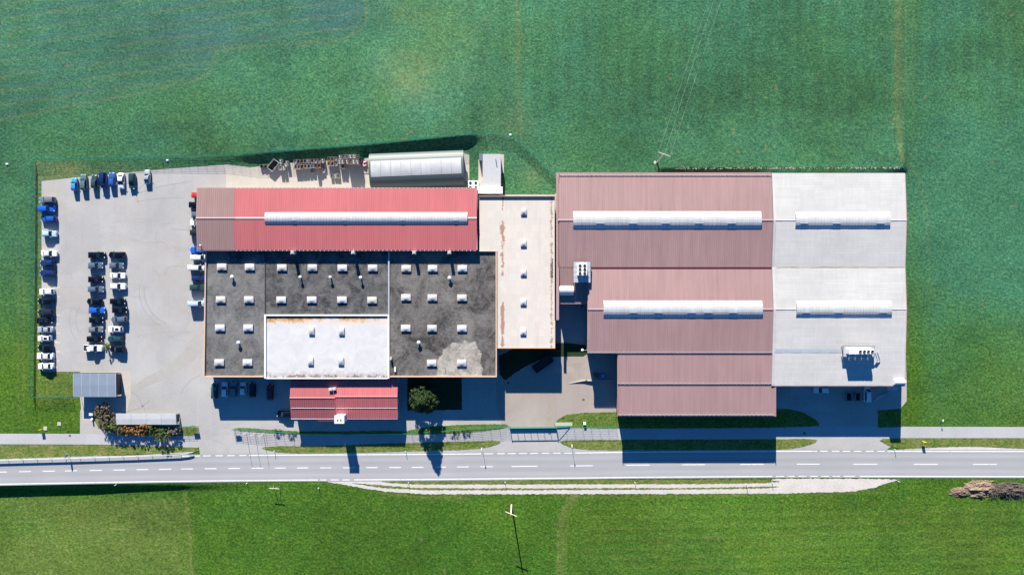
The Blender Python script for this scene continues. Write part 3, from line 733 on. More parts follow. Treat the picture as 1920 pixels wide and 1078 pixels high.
DOME_MATS = [M['plastic_b'], worn('yellowed dome', (.43, .41, .36), .4, amt=.10, sc=1.5), worn('dusty dome', (.38, .38, .38), .5, amt=.14, sc=1.5)]
def domes(parent, pts, sx, sy, z, name='dome_skylight'):
    cm = MB(); cm.box(-sx/2, sx/2, -sy/2, sy/2, 0, .38)
    cme = cm.mesh('skylight_kerb', M['curb'])
    dm = MB(); n = 6
    for j in range(n+1):
        for i_ in range(n+1):
            u, v = i_/n*2-1, j/n*2-1
            dm.v.append((u*(sx/2-.06), v*(sy/2-.06), .385+.24*(1-abs(u)**1.7)**.75*(1-abs(v)**1.7)**.75))
    for j in range(n):
        for i_ in range(n): dm.f.append((j*(n+1)+i_, j*(n+1)+i_+1, (j+1)*(n+1)+i_+1, (j+1)*(n+1)+i_))
    dvars = [dm.mesh('dome', m__, True) for m__ in DOME_MATS]
    for px, py in pts:
        c = Vector(P(px, py, z+.4)); c.z = z
        o = link_mesh(name, cme, parent, c-W[parent.name]); link_mesh('dome', rng.choice(dvars), o)

def vents(parent, pts, z, h=0.8, r=0.16):
    mb = MB(); mb.tube((0,0,0), (0,0,h), r, seg=8); pm = mb.mesh('vent_pipe', M['steel'])
    mb = MB(); mb.tube((0,0,h-.02), (0,0,h+.1), r*2.4, r*2.2, 10); mb.dome((0,0,h+.1), r*2.2, r*2.2, .2); cm = mb.mesh('vent_cap', M['steel_lt'], True)
    for px, py in pts:
        c = Vector(P(px, py, z+h)); c.z = z
        o = link_mesh('vent_pipe', pm, parent, c-W[parent.name]); link_mesh('vent_cap', cm, o)

def rect_px(x0, x1, y0, y1, z):                            # -> world xmin,xmax,ymin,ymax
    a = P(x0, y1, z); b = P(x1, y0, z); return a[0], b[0], a[1], b[1]

def wall_windows(parent, axis, fixed, u0, u1, n, z0, z1, w, out, name='window'):
    """n windows on a wall; axis 'x': the wall runs along x at y = fixed"""
    for k in range(n):
        u = u0+(u1-u0)*(k+.5)/n
        f, p = MB(), MB()
        a, b = sorted((fixed, fixed+out*.06)); a2, b2 = sorted((fixed+out*.06, fixed+out*.075))
        if axis == 'x':
            f.box(u-w/2-.08, u+w/2+.08, a, b, z0-.08, z1+.08); p.box(u-w/2, u+w/2, a2, b2, z0, z1)
        else:
            f.box(a, b, u-w/2-.08, u+w/2+.08, z0-.08, z1+.08); p.box(a2, b2, u-w/2, u+w/2, z0, z1)
        o = f.build(name, M['white_trim'], parent); p.build('pane', M['pane'], o)

# ------------------------------------------------------------------ big brown hall
bx0, bx1 = P(1043, 0, 6.8)[0], 70.4
YE, YR1, YV, YR2, YE2, YS, YF = 30.96, 18.1, 5.5, -5.9, -17.8, -26.2, -35.0
bh = thing('brown_hall', 'long factory hall with two ribbed brown gable roofs and a lower front block', 'building', (41, 0, 0))
x2, x3, xf1 = 20.5, 28.7, 71.6
MB().profx([(YE-.5, 0), (YE-.5, 6.7), (YR1, 7.88), (YV, 6.75), (YV, 0)], bx0+.4, bx1).build('wall', M['wall_brown'], bh)
MB().profx([(YV, 0), (YV, 6.74), (YR2, 7.85), (YE2+.3, 6.75), (YE2+.3, 0)], x2+.4, bx1-.01).build('wall', M['wall_brown'], bh)
MB().profx([(YE2+.29, 0), (YE2+.29, 6.72), (YF+.5, 6.0), (YF+.5, 0)], x3+.6, xf1-.3).build('wall', M['wall_brown'], bh)
MB().profx([(YV-.01, 0), (YV-.01, 6.7), (-4.2, 5.85), (-4.2, 0)], bx0+.6, x2+.39).build('wall', M['wall_brown'], bh)
r = corr((bx0+.75, YE, 6.8), (bx1, YE, 6.8), (bx0+.75, YR1, 8.0), (bx1, YR1, 8.0))
r.build('roof_slope', M['brown'], bh)
corr((bx0+.75, YV, 6.9), (bx1, YV, 6.9), (bx0+.75, YR1, 8.0), (bx1, YR1, 8.0)).build('roof_slope', M['brown'], bh)
corr((x2, YV-.35, 6.93), (bx1, YV-.35, 6.93), (x2, YR2, 8.0), (bx1, YR2, 8.0)).build('roof_slope', M['brown'], bh)
corr((x2, YE2, 6.9), (xf1-.6, YE2, 6.9), (x2, YR2, 8.0), (xf1-.6, YR2, 8.0)).build('roof_slope', M['brown'], bh)
corr((x3, YS, 6.55), (xf1-.3, YS, 6.55), (x3, YE2-.05, 6.84), (xf1-.3, YE2-.05, 6.84)).build('roof_slope', M['brown'], bh)
corr((x3, YF, 6.2), (xf1, YF, 6.2), (x3, YS-.02, 6.5), (xf1, YS-.02, 6.5)).build('roof_slope', M['brown'], bh)
corr((bx0+.75, -4.5, 6.0), (x2, -4.5, 6.0), (bx0+.75, YV-.02, 6.86), (x2, YV-.02, 6.86), pitch=1.1).build('roof_slope', M['brown_old'], bh)
t = MB(); t.profx([(YR1-.28, 8.06), (YR1, 8.14), (YR1+.28, 8.06), (YR1, 8.02)], bx0+.4, bx1); t.build('ridge_cap', M['brown_trim'], bh)
t = MB(); t.profx([(YR2-.28, 8.06), (YR2, 8.14), (YR2+.28, 8.06), (YR2, 8.02)], x2, bx1); t.build('ridge_cap', M['brown_trim'], bh)
MB().box(bx0, bx0+.72, -8.8, YE, 6.45, 6.75).build('verge_strip', M['brown_trim'], bh)
MB().box(bx0+.72, bx0+.8, -4.5, YE, 6.6, 7.05).build('parapet', M['dark'], bh)
MB().box(x2+.1, bx1, YV-.3, YV-.06, 6.7, 6.78).build('valley_gutter', M['dark'], bh)
MB().box(x2, bx1, YV-.36, YV-.28, 6.8, 7.06).build('valley_flashing', worn('crimson flashing', (0.33, 0.05, 0.08), 0.5, amt=.06), bh)
for nm, xa, xb, y, z in (('gutter', x2, x3, YE2-.12, 6.78), ('gutter', x3, xf1, YF-.12, 6.1), ('gutter', bx0, bx1, YE+.12, 6.7), ('gutter', bx0+.75, x2, -4.6, 5.9)):
    MB().box(xa, xb, y-.08, y+.08, z-.1, z).build(nm, M['brown_trim'], bh)
for xa, xb, y, z in ((x2, xf1-.6, YE2+.2, 7.02), (x3, xf1-.4, YS+.15, 6.68), (x3, xf1-.4, YF+.45, 6.36), (bx0+.9, bx1, YE-.6, 6.98)):
    g = MB(); g.box(xa, xb, y-.03, y+.03, z, z+.12)
    nseg = int((xb-xa)/1.2)
    for k in range(nseg): g.box(xa+(xb-xa)*k/nseg, xa+(xb-xa)*k/nseg+.25, y-.1, y+.1, z-.04, z+.06)
    g.build('snow_guard', M['steel'], bh)
for xx in (x2, x3):
    pass
MB().box(x2-.06, x2+.06, YE2, YV-.4, 6.6, 7.0).build('verge_trim', M['brown_trim'], bh)
MB().box(x3-.06, x3+.06, YF, YE2-.1, 6.1, 6.6).build('verge_trim', M['brown_trim'], bh)
MB().box(xf1-.02, xf1+.14, YF, -26.7, 6.05, 6.55).build('verge_trim', M['brown_trim'], bh)
barrel(bh, 'vault_skylight', 1075, 1427, YR1+.05, 2.35, 7.74, .74, 46, (1125.6, 1186.8, 1248.4, 1310.4, 1372))
barrel(bh, 'vault_skylight', 1132, 1429, YR2+.05, 2.3, 7.74, .74, 39, (1187.6, 1234, 1296.6, 1328, 1375))
barrel(bh, 'vault_skylight', 1049, 1075.5, P(0, 545, 6.9)[1], 1.25, 6.5, .8, 2)
# west wall of the front block: gates and windows
wall_windows(bh, 'y', x3+.6, -33, -20, 3, 2.2, 3.6, 2.4, -1)
g = MB(); g.box(x2+.33, x2+.4, -14.5, -10.5, 0, 4.0); g.build('loading_gate', M['sheet_blue'], bh)
# grating deck with a six-fan chiller, by the valley
def fan_unit(name, label, cx, cy_, z, L, Wd, hh, cols, rows, group=None, rot=0, parent_mat='white', rad=None, x_from=-1.0):
    th = thing(name, label, 'cooling unit', (cx, cy_, z), rot, group)
    MB().box(-L/2, L/2, -Wd/2, Wd/2, .0, hh).local('casing', M[parent_mat], th)
    x_lo = -L/2 if x_from < 0 else -L/2+x_from
    rr = rad or min((L/2-x_lo)/cols, Wd/rows)*.36
    for a in range(cols):
        for b_ in range(rows):
            x = x_lo+(L/2-x_lo)*(a+.5)/cols; y = -Wd/2+Wd*(b_+.5)/rows
            f = MB(); n = 12
            f.tube((x, y, hh+.001), (x, y, hh+.12), rr*1.15, rr*1.15, n, False); f.tube((x, y, hh+.12), (x, y, hh+.002), rr*1.02, rr*1.02, n, False)
            o = f.local('fan_ring', M['steel_lt'], th)
            d = MB(); d.poly([(x+rr*1.02*math.cos(2*math.pi*k/n), y+rr*1.02*math.sin(2*math.pi*k/n), hh+.02) for k in range(n)])
            link_mesh('fan_well', d.mesh('fan_well', M['black']), o)
            bl = MB()
            for k in range(5):
                t0 = 2*math.pi*k/5
                bl.poly([(x+.08*math.cos(t0), y+.08*math.sin(t0), hh+.09), (x+rr*.92*math.cos(t0-.3), y+rr*.92*math.sin(t0-.3), hh+.08), (x+rr*.92*math.cos(t0+.3), y+rr*.92*math.sin(t0+.3), hh+.13)])
            link_mesh('fan_blades', bl.mesh('fan_blades', M['dark']), o)
    return th
def deck(name, label, xa, xb, ya, yb, z, h0, nx_, ny_):
    th = thing(name, label, 'platform', ((xa+xb)/2, (ya+yb)/2, h0))
    for k in range(nx_):
        for j in range(ny_):
            p0 = (xa+(xb-xa)*k/nx_+.05, xa+(xb-xa)*(k+1)/nx_-.05, ya+(yb-ya)*j/ny_+.05, ya+(yb-ya)*(j+1)/ny_-.05)
            MB().box(*p0, z-.06, z).build('grating', M['steel'], th)
    f = MB(); f.box(xa-.04, xb+.04, ya-.06, ya+.04, z-.22, z-.065); f.box(xa-.04, xb+.04, yb-.04, yb+.06, z-.22, z-.065)
    f.box(xa-.06, xa+.04, ya+.05, yb-.05, z-.22, z-.065); f.box(xb-.04, xb+.06, ya+.05, yb-.05, z-.22, z-.065)
    f.build('deck_frame', M['dark'], th)
    for x in (xa+.1, xb-.1):
        for y in (ya+.1, yb-.1): MB().box(x-.08, x+.08, y-.08, y+.08, h0, z-.225).build('leg', M['steel'], th)
    return th
dx0, dx1, dy0, dy1 = rect_px(1075, 1107.5, 490.5, 530, 8.4)
deck('grating_deck', 'grey grating platform straddling the valley of the brown roofs', dx0, dx1, dy0, dy1, 8.4, 6.6, 3, 4)
cxy = P(1092, 505.5, 10)
fan_unit('chiller', 'white six fan chiller on the grating platform of the brown roof', cxy[0], cxy[1], 8.4, 2.5, 3.05, 1.5, 2, 3)

# ------------------------------------------------------------------ grey hall
gx0, gx1 = 70.55, 106.35
gh = thing('grey_hall', 'hall with pale grey sheet roof at the end of the brown hall', 'building', (88, 2, 0))
YG = -26.6
MB().profx([(YE-.5, 0), (YE-.5, 6.66), (YR1, 7.4), (YV, 6.74), (YR2, 7.4), (YG+.5, 6.55), (YG+.5, 0)], gx0, gx1-.3).build('wall', M['wall_white'], gh)
pr = [(YE+.05, 6.8), (YR1, 7.55), (YV, 6.88), (YR2, 7.55), (YG, 6.7)]
for (ya, za), (yb, zb) in zip(pr, pr[1:]):
    m_ = MB()
    nseg = 14
    for k in range(nseg):                                   # sheets with a tiny lap at each joint
        xa, xb = gx0+(gx1-gx0+.25)*k/nseg, gx0+(gx1-gx0+.25)*(k+1)/nseg
        e = .015*(k % 2)
        m_.quad((xa, yb, zb+e), (xb, yb, zb+e), (xb, ya, za+e), (xa, ya, za+e))
    m_.build('roof_slope', M['greyroof'], gh)
MB().profx([(YR1-.2, 7.59), (YR1, 7.65), (YR1+.2, 7.59), (YR1, 7.57)], gx0, gx1+.2).build('ridge_cap', M['curb'], gh)
MB().profx([(YR2-.2, 7.59), (YR2, 7.65), (YR2+.2, 7.59), (YR2, 7.57)], gx0, gx1+.2).build('ridge_cap', M['curb'], gh)
m_ = MB(); m_.profx([(YE, 6.5), (YE, 6.86), (YR1, 7.61), (YV, 6.94), (YR2, 7.61), (YG, 6.76), (YG, 6.45)], gx1+.2, gx1+.34); m_.build('verge_trim', worn('pink verge trim', (.40, .2, .2), .5, amt=.06), gh)
MB().box(gx0-.2, gx1+.3, YG-.2, YG-.02, 6.45, 6.66).build('gutter', M['brown_trim'], gh)
MB().box(gx0+1.2, gx1+.1, YV-.22, YV+.22, 6.9, 6.915).build('valley_gutter', worn('stained valley', (.30, .26, .215), .9, amt=.45, sc=1.3, sc2=.25, streak=(.25, 2.2, 1)), gh)
MB().profx([(-17.6, 7.10), (-17.6, 7.12), (-16.6, 7.16), (-16.6, 7.14)], gx0+.6, P(1580, 0, 7.4)[0]).build('walkway', M['steel'], gh)
MB().box(gx0-.02, gx0+.35, YG, YE, 6.3, 6.4).build('verge_trim', M['curb'], gh)
m_ = MB(); m_.profx([(YE, 6.5), (YE, 6.9), (YR1, 8.1), (YV, 6.98), (YR2, 8.1), (YG, 6.8), (YG, 6.5)], gx0-.05, gx0+.5); m_.build('verge_strip', M['greyroof'], gh)
barrel(gh, 'vault_skylight', 1492, 1668, YR1+.05, 2.3, 7.33, .72, 30, (1507.8, 1569, 1651), 2.1)
barrel(gh, 'vault_skylight', 1493.5, 1671, YR2+.05, 2.3, 7.33, .72, 30, (1511, 1572.4, 1656), 2.1)
dx0, dx1, dy0, dy1 = rect_px(1581, 1640, 649, 669, 8.4)
deck('roof_platform', 'steel roof platform carrying the four fan unit on the grey roof', dx0, dx1, dy0, dy1, 8.4, 7.0, 5, 2)
cxy = P(1615.5, 659, 10)
fan_unit('chiller', 'long white four fan cooling unit on the grey roof', cxy[0], cxy[1], 8.4, 6.7, 1.3, 1.7, 4, 1, x_from=2.4)
st = thing('access_ladder', 'steel access steps beside the four fan unit on the grey roof', 'ladder', P(1645, 664, 7))
a, b = P(1645, 660, 8.8), P(1650, 676, 7.2)
MB().bar(a, (b[0], b[1], 7.2), .1, .2).build('rail', M['steel'], st); MB().bar((a[0]-.7, a[1], a[2]), (b[0]-.7, b[1], 7.2), .1, .2).build('rail', M['steel'], st)
for k in range(5):
    q = Vector(a).lerp(Vector((b[0], b[1], 7.2)), (k+.5)/5); MB().box(q.x-.66, q.x-.04, q.y-.08, q.y+.08, q.z, q.z+.04).build('tread', M['steel'], st)
# small vaulted hatch at the roof corner
hx0, hx1, hy0, hy1 = rect_px(1678, 1698, 711, 722, 7.6)
hv = thing('exhaust_housing', 'half round white exhaust housing at the corner of the grey roof', 'vent', ((hx0+hx1)/2, (hy0+hy1)/2, 6.7))
ym = (hy0+hy1)/2
arc = [(ym-.75*math.cos(math.pi*j/8), 6.95+.95*math.sin(math.pi*j/8)) for j in range(9)]
MB().profx(arc[::-1]+[(ym-.75, 6.72), (ym+.75, 6.72)], hx0, hx1).build('housing', M['white'], hv)
MB().box(hx0+.6, hx1-.05, ym-.78, ym-.5, 6.95, 7.5).build('louvre', M['steel'], hv)

# ------------------------------------------------------------------ red gable hall
rh = thing('red_hall', 'long red gable hall with a brown end and a narrow vault skylight', 'building', P(630, 411, 7)[:2]+(0,))
ry0, ry1, rym = P(0, 469, 6.8)[1], P(0, 353.5, 6.8)[1], P(0, 409.5, 7.4)[1]
rx0, rx1 = P(368, 0, 7.2)[0], P(894, 0, 7.3)[0]; rxm = P(438.5, 0, 7.3)[0]
MB().profx([(ry1-.5, 0), (ry1-.5, 6.62), (rym, 7.22), (ry0+.5, 6.62), (ry0+.5, 0)], rx0+.5, rx1-.2).build('wall', M['wall'], rh)
for ya in (ry1, ry0):
    corr((rx0, ya, 6.8), (rxm, ya, 6.8), (rx0, rym, 7.4), (rxm, rym, 7.4)).build('roof_slope', M['brown_old'], rh)
    corr((rxm+.02, ya, 6.81), (rx1, ya, 6.81), (rxm+.02, rym, 7.41), (rx1, rym, 7.41)).build('roof_slope', M['red'], rh)
MB().profx([(rym-.3, 7.44), (rym, 7.54), (rym+.3, 7.44), (rym, 7.42)], rx0-.02, rxm+.5).build('ridge_cap', M['brown_trim'], rh)
MB().profx([(rym-.3, 7.45), (rym, 7.55), (rym+.3, 7.45), (rym, 7.43)], rxm+.52, rx1).build('ridge_cap', M['red_trim'], rh)
MB().box(rx0, rx1, ry0-.2, ry0-.03, 6.55, 6.74).build('gutter', M['red_trim'], rh)
MB().box(rx0, rx1, ry1+.03, ry1+.2, 6.55, 6.74).build('gutter', M['brown_trim'], rh)
for y in (ry0-.12, ry1+.12):
    g = MB()
    for k in range(58): x = rxm+(rx1-rxm)*(k+.5)/58; g.box(x-.06, x+.06, y-.13, y+.13, 6.745, 6.83)
    g.build('gutter_bracket', M['white_trim'], rh)
MB().box(rx1-.02, rx1+.12, ry0, rym-.35, 6.6, 6.9).build('verge_trim', M['red_trim'], rh)
MB().box(rx1-.02, rx1+.12, rym+.35, ry1, 6.6, 6.9).build('verge_trim', M['red_trim'], rh)
barrel(rh, 'vault_skylight', 497, 876, rym+.02, 1.55, 7.28, .52, 69, (551, 645, 754, 854), 1.0)
# flues along the south eave
fl = MB(); fl.box(-.38, .38, -.4, .4, 0, 2.4); flm = fl.mesh('eave_flue', M['wall_white'])
flc = MB(); flc.box(-.45, .45, -.48, .48, 2.4, 2.5).box(-.3, .3, -.3, .3, 2.5, 2.62); flcm = flc.mesh('flue_cap', M['curb'])
for x in (548.5, 662, 776.5, 842.5):
    c = Vector(P(x, 473.5, 7.4)); c.z = 5.2
    o = link_mesh('eave_flue', flm, rh, c-W[rh.name]); link_mesh('flue_cap', flcm, o)
vents(rh, [(375.5, 460.5)], 7.0, .4, .12)

# ------------------------------------------------------------------ flat roofed works (three dark roofs and a white one)
fz = 5.2
fw = thing('flat_works', 'flat roofed works with three dark bitumen roofs and one white roof', 'building', P(655, 590, 5)[:2]+(0,))
Bx0, Bx1 = P(381, 0, 5.7)[0], P(931.5, 0, 5.7)[0]; By0 = P(0, 707, 5.7)[1]; By1 = ry0+.4
x12 = P(497, 0, 5.4)[0]; x23 = P(729, 0, 5.5)[0]; yD = P(0, 591, 5.6)[1]
# slight taper of the west front
Bx0t = P(384.5, 0, 5.7)[0]
MB().prism([(Bx0+.05, By0+.05), (Bx1-.05, By0+.05), (Bx1-.05, By1), (Bx0t+.05, By1)], 0, 5.0).build('wall', M['wall'], fw)
MB().prism([(Bx0+.35, By0+.35), (x12, By0+.35), (x12, By1), (Bx0t+.35, By1)], 5.0, fz).build('roof_deck', M['bitumen'], fw)
MB().prism([(x12+.01, yD), (x23-.01, yD), (x23-.01, By1), (x12+.01, By1)], 5.0, fz+.004).build('roof_deck', M['bitumen_b'], fw)
MB().prism([(x23, By0+.35), (Bx1-.35, By0+.35), (Bx1-.35, By1), (x23, By1)], 5.0, fz+.008).build('roof_deck', M['bitumen_c'], fw)
MB().prism([(x12+.3, By0-.2), (x23-.3, By0-.2), (x23-.3, yD-.2), (x12+.3, yD-.2)], 5.0, fz+.08).build('roof_deck', M['white_memb'], fw)
# parapets with coping
cop = MB(); cop.prism([(Bx0, By0), (Bx0+.32, By0), (Bx0t+.32, By1-.1), (Bx0t, By1-.1)], 4.9, 5.68)
cop.build('parapet', M['coping'], fw)
MB().box(Bx0+.33, x12-.32, By0, By0+.33, 4.9, 5.66).build('parapet', M['coping'], fw)
MB().box(x23+.32, Bx1-.33, By0, By0+.33, 4.9, 5.66).build('parapet', M['coping'], fw)
MB().box(Bx1-.32, Bx1, By0, P(0, 471, 5.7)[1], 4.9, 5.69).build('parapet', M['coping'], fw)
MB().box(x12-.16, x12+.3, By0-.35, yD+.2, 4.9, 5.62).build('parapet', M['white_trim'], fw)
MB().box(x23-.3, x23+.16, By0-.35, yD+.2, 4.9, 5.62).build('parapet', M['white_trim'], fw)
MB().box(x12+.31, x23-.31, yD-.2, yD+.18, 4.9, 5.61).build('parapet', M['white_trim'], fw)
MB().box(x12+.31, x23-.31, By0-.5, By0-.2, 4.9, 5.5).build('parapet', M['white_trim'], fw)
MB().box(x12-.12, x12+.12, yD+.31, By1, 5.0, 5.38).build('upstand', M['dark'], fw)
MB().box(x23-.2, x23+.2, yD+.31, By1, 5.0, 5.55).build('upstand', M['steel'], fw)
pp = [(818, 706), (821, 690), (819, 676), (830, 664), (829, 655), (842, 650), (848, 642), (863, 643), (872, 638), (880, 643), (891, 639), (896, 652), (903, 663), (900, 680), (906, 692), (903, 706)]
pz = jitter_poly(pp, 1.3, 1.3, 5)
w_ = [P(x, y, fz)[:2]+(fz+.016,) for x, y in pz]; w_ = [(x, max(y, By0+.36), z) for x, y, z in w_]
m_ = MB(); m_.poly(w_[::-1] if sum(a[0]*b[1]-b[0]*a[1] for a, b in zip(w_, w_[1:]+w_[:1])) < 0 else w_)
m_.build('grit_patch', M['patch'], fw)
domes(fw, [(415.5, 500.3), (467.8, 500.5), (413.5, 561.3), (466.3, 561.3), (412, 614.3), (465, 614.3), (410.6, 679.4), (463.7, 679.4),
           (528.3, 501.5), (585.5, 501.5), (641.6, 502), (698.6, 502.2), (527, 561.8), (584.3, 561.8), (641, 561.8), (697.4, 562.5),
           (761.5, 503), (811, 503), (866.7, 503), (761, 557.4), (810.5, 557.7), (866, 558), (760.6, 615), (810, 615.3), (866, 615.5), (809.3, 680.4), (865.5, 680.4)], 2.6, 1.75, fz+.012)
domes(fw, [(583.8, 620.4), (640.2, 620.8), (582, 677), (639, 677)], 1.5, 1.95, fz+.09)
vents(fw, [(434.8, 519.6), (446.8, 642.8), (842.8, 521.5), (785, 642.5)], fz, .75, .24)
vents(fw, [(562.8, 519.8), (619.2, 520), (676, 520.8)], fz, 1.0, .2)
c = P(732.8, 672, 6); MB().box(c[0]-.25, c[0]+.25, c[1]-.35, c[1]+.35, fz, 6.2).build('roof_box', M['curb'], fw)
c = P(740.6, 692.7, 5.8); MB().box(c[0]-.2, c[0]+.2, c[1]-.65, c[1]+.65, fz+.1, 5.7).build('roof_box', M['white_trim'], fw)
c = P(834, 690, 5.8); MB().tube((c[0], c[1], fz), (c[0], c[1], 5.95), .07).build('roof_pipe', M['dark'], fw)

# ------------------------------------------------------------------ cream flat roofed connecting wing
cz = 5.6
cw = thing('cream_wing', 'narrow wing with flat cream roof between the works and the brown hall', 'building', P(985, 510, 5)[:2]+(0,))
cx0, cx1 = P(932.5, 0, cz)[0], P(1041, 0, cz)[0]; cxa = rx1+.5
cy0, cyn, cy1 = P(0, 653, cz)[1], P(0, 471.5, cz)[1], P(0, 368, cz)[1]
MB().prism([(cx0+.1, cy0+.1), (cx1-.1, cy0+.1), (cx1-.1, cy1-.1), (cxa, cy1-.1), (cxa, cyn+.1), (cx0+.1, cyn+.1)], 0, 5.3).build('wall', M['wall'], cw)
def cream_mat():
    m = M['cream']; nt = m.node_tree; nd, lk = nt.nodes, nt.links; b = nd['Principled BSDF']
    src = b.inputs['Base Color'].links[0].from_socket
    p = wpos(nt); xyz = nd.new('ShaderNodeSeparateXYZ'); lk.new(p, xyz.inputs[0])
    def band(px, hw):
        d = math_(nt, 'ABSOLUTE', math_(nt, 'SUBTRACT', xyz.outputs[0], P(px, 0, cz)[0]))
        return math_(nt, 'DIVIDE', d, hw)
    n1 = math_(nt, 'MULTIPLY', noise(nt, stretch(nt, p, (1, .6, 1)), .55, 5, .7), ramp(nt, noise(nt, stretch(nt, p, (.05, 1, 1)), .25, 3, .6), [(.38, .55), (.55, 1.0)]))
    c = mix(nt, ramp(nt, math_(nt, 'SUBTRACT', n1, math_(nt, 'MULTIPLY', band(942.5, .75), .24)), [(.33, 0.), (.41, .9)]), src, (.26, .13, .085))
    n2 = noise(nt, stretch(nt, p, (1, .8, 1)), 1.1, 5, .7)
    c = mix(nt, ramp(nt, math_(nt, 'SUBTRACT', n2, math_(nt, 'MULTIPLY', band(1034, .6), .25)), [(.38, 0.), (.46, .85)]), c, (.24, .16, .13))
    n3 = noise(nt, stretch(nt, p, (1.6, .08, 1)), .8, 4, .6)
    c = mix(nt, ramp(nt, n3, [(.55, 0.), (.75, .35)]), c, (.33, .27, .21))
    lk.new(c, b.inputs['Base Color'])
cream_mat()
MB().prism([(cx0+.12, cy0+.15), (cx1-.15, cy0+.15), (cx1-.15, cy1-.15), (cxa+.05, cy1-.15), (cxa+.05, cyn+.12), (cx0+.12, cyn+.12)], 5.3, cz).build('roof_deck', M['cream'], cw)
MB().box(cx0+.0, cx1, cy0, cy0+.14, 5.2, cz+.14).build('coping', M['orange_trim'], cw)
MB().box(cx1-.14, cx1, cy0+.15, -9.0, 5.2, cz+.15).build('coping', M['orange_trim'], cw)
MB().box(cx0-.02, cx0+.11, cy0+.15, cyn-.02, 5.2, cz+.13).build('coping', M['coping'], cw)
MB().box(cxa, cx0+.11, cyn, cyn+.11, 5.2, cz+.12).build('coping', M['coping'], cw)
MB().box(cxa, cx1, cy1-.14, cy1, 5.2, cz+.45).build('coping', M['orange_trim'], cw)
domes(cw, [(982, 396.8), (981.6, 456), (981.6, 510.7), (981.3, 566), (981, 621.8)], 1.6, 1.7, cz+.004)
# black tyre-like weights lying by the brown hall
for k in range(9):
    for j in range(2):
        c = P(1033.2+j*2.6, 487+k*4.0+rng.uniform(-.6, .6), cz)
        if k < 2 and j == 0: continue
        mb = MB(); s_ = .17+.05*rng.random(); mb.dome((c[0], c[1], cz+.004), s_, s_*1.25, .08, 8, 2); mb.build('roof_weight', M['black'], cw)

# ------------------------------------------------------------------ red office in front
oh = thing('red_office', 'small red roofed office building in front of the flat works', 'building', P(645, 750, 3)[:2]+(0,))
oz = 3.7; ozr = 4.75
ox0, oxm, ox1 = P(545, 0, 4)[0], P(629.5, 0, 4)[0], P(746, 0, 4)[0]
oyt, oyr, oyb = P(0, 706, 4.2)[1], P(0, 743.5, ozr)[1], P(0, 784.5, oz)[1]
slope = (ozr-oz)/(oyr-oyb); zt = max(3.3, ozr-slope*(oyt-oyr))
MB().profx([(oyt-.1, 0), (oyt-.1, zt-.15), (oyr, ozr-.15), (oyb+.5, oz-.1), (oyb+.5, 0)], ox0+.3, ox1-.3).build('wall', M['wall_white'], oh)
for xa, xb, mt, dz in ((ox0, oxm, 'red_old', 0), (oxm+.02, ox1, 'red', .05)):
    ys_t = 0.35 if mt == 'red_old' else 0
    corr((xa, oyt, zt+dz), (xb, oyt, zt+dz), (xa, oyr-ys_t, ozr+dz), (xb, oyr-ys_t, ozr+dz), .5).build('roof_slope', M[mt], oh)
    corr((xa, oyb, oz+dz), (xb, oyb, oz+dz), (xa, oyr-ys_t, ozr+dz), (xb, oyr-ys_t, ozr+dz), .5).build('roof_slope', M[mt], oh)
    MB().profx([(oyr-ys_t-.22, ozr+dz+.05), (oyr-ys_t, ozr+dz+.13), (oyr-ys_t+.22, ozr+dz+.05), (oyr-ys_t, ozr+dz+.02)], xa, xb).build('ridge_cap', worn('red ridge cap', (.40, .15, .145), .5, amt=.06), oh)
    MB().box(xa+.2, xb-.1, P(0, 765, 4.3)[1]-.03, P(0, 765, 4.3)[1]+.03, 4.24, 4.36).build('snow_guard', M['white_trim'], oh)
    MB().box(xa, xb, oyb-.14, oyb-.01, oz-.15, oz+.03).build('gutter', M['white_trim'], oh)
xa, xb = P(595, 0, oz)[0], oxm-.6
corr((xa, oyb-.75, oz-.2), (xb, oyb-.75, oz-.2), (xa, oyb-.02, oz-.01), (xb, oyb-.02, oz-.01), .5).build('porch_roof', M['red_old'], oh)
c = P(636.5, 786, 6.5); 
ch = MB(); ch.box(c[0]-1.2, c[0]+1.2, c[1]-.95, c[1]+.95, 0, 6.55); cho = ch.build('chimney', M['wall_white'], oh)
MB().box(c[0]-1.35, c[0]+1.35, c[1]-1.1, c[1]+1.1, 6.55, 6.72).build('chimney_cap', M['wall_white'], cho)
for dx_ in (-.42, .42): MB().box(c[0]+dx_-.14, c[0]+dx_+.14, c[1]-.6, c[1]+.1, 6.722, 6.735).build('flue_opening', M['black'], cho)
for x, y in ((619.5, 729.5), (626.5, 728.5)):
    c = P(x, y, 5); o = MB().box(c[0]-.4, c[0]+.4, c[1]-.3, c[1]+.3, 4.2, 5.1).build('roof_vent', M['wall_white'], oh); MB().box(c[0]-.46, c[0]+.46, c[1]-.36, c[1]+.36, 5.1, 5.18).build('cap', M['steel_lt'], o)
wall_windows(oh, 'y', ox1-.3, oyb+1, oyt-1, 3, 1.0, 2.3, 1.6, 1)

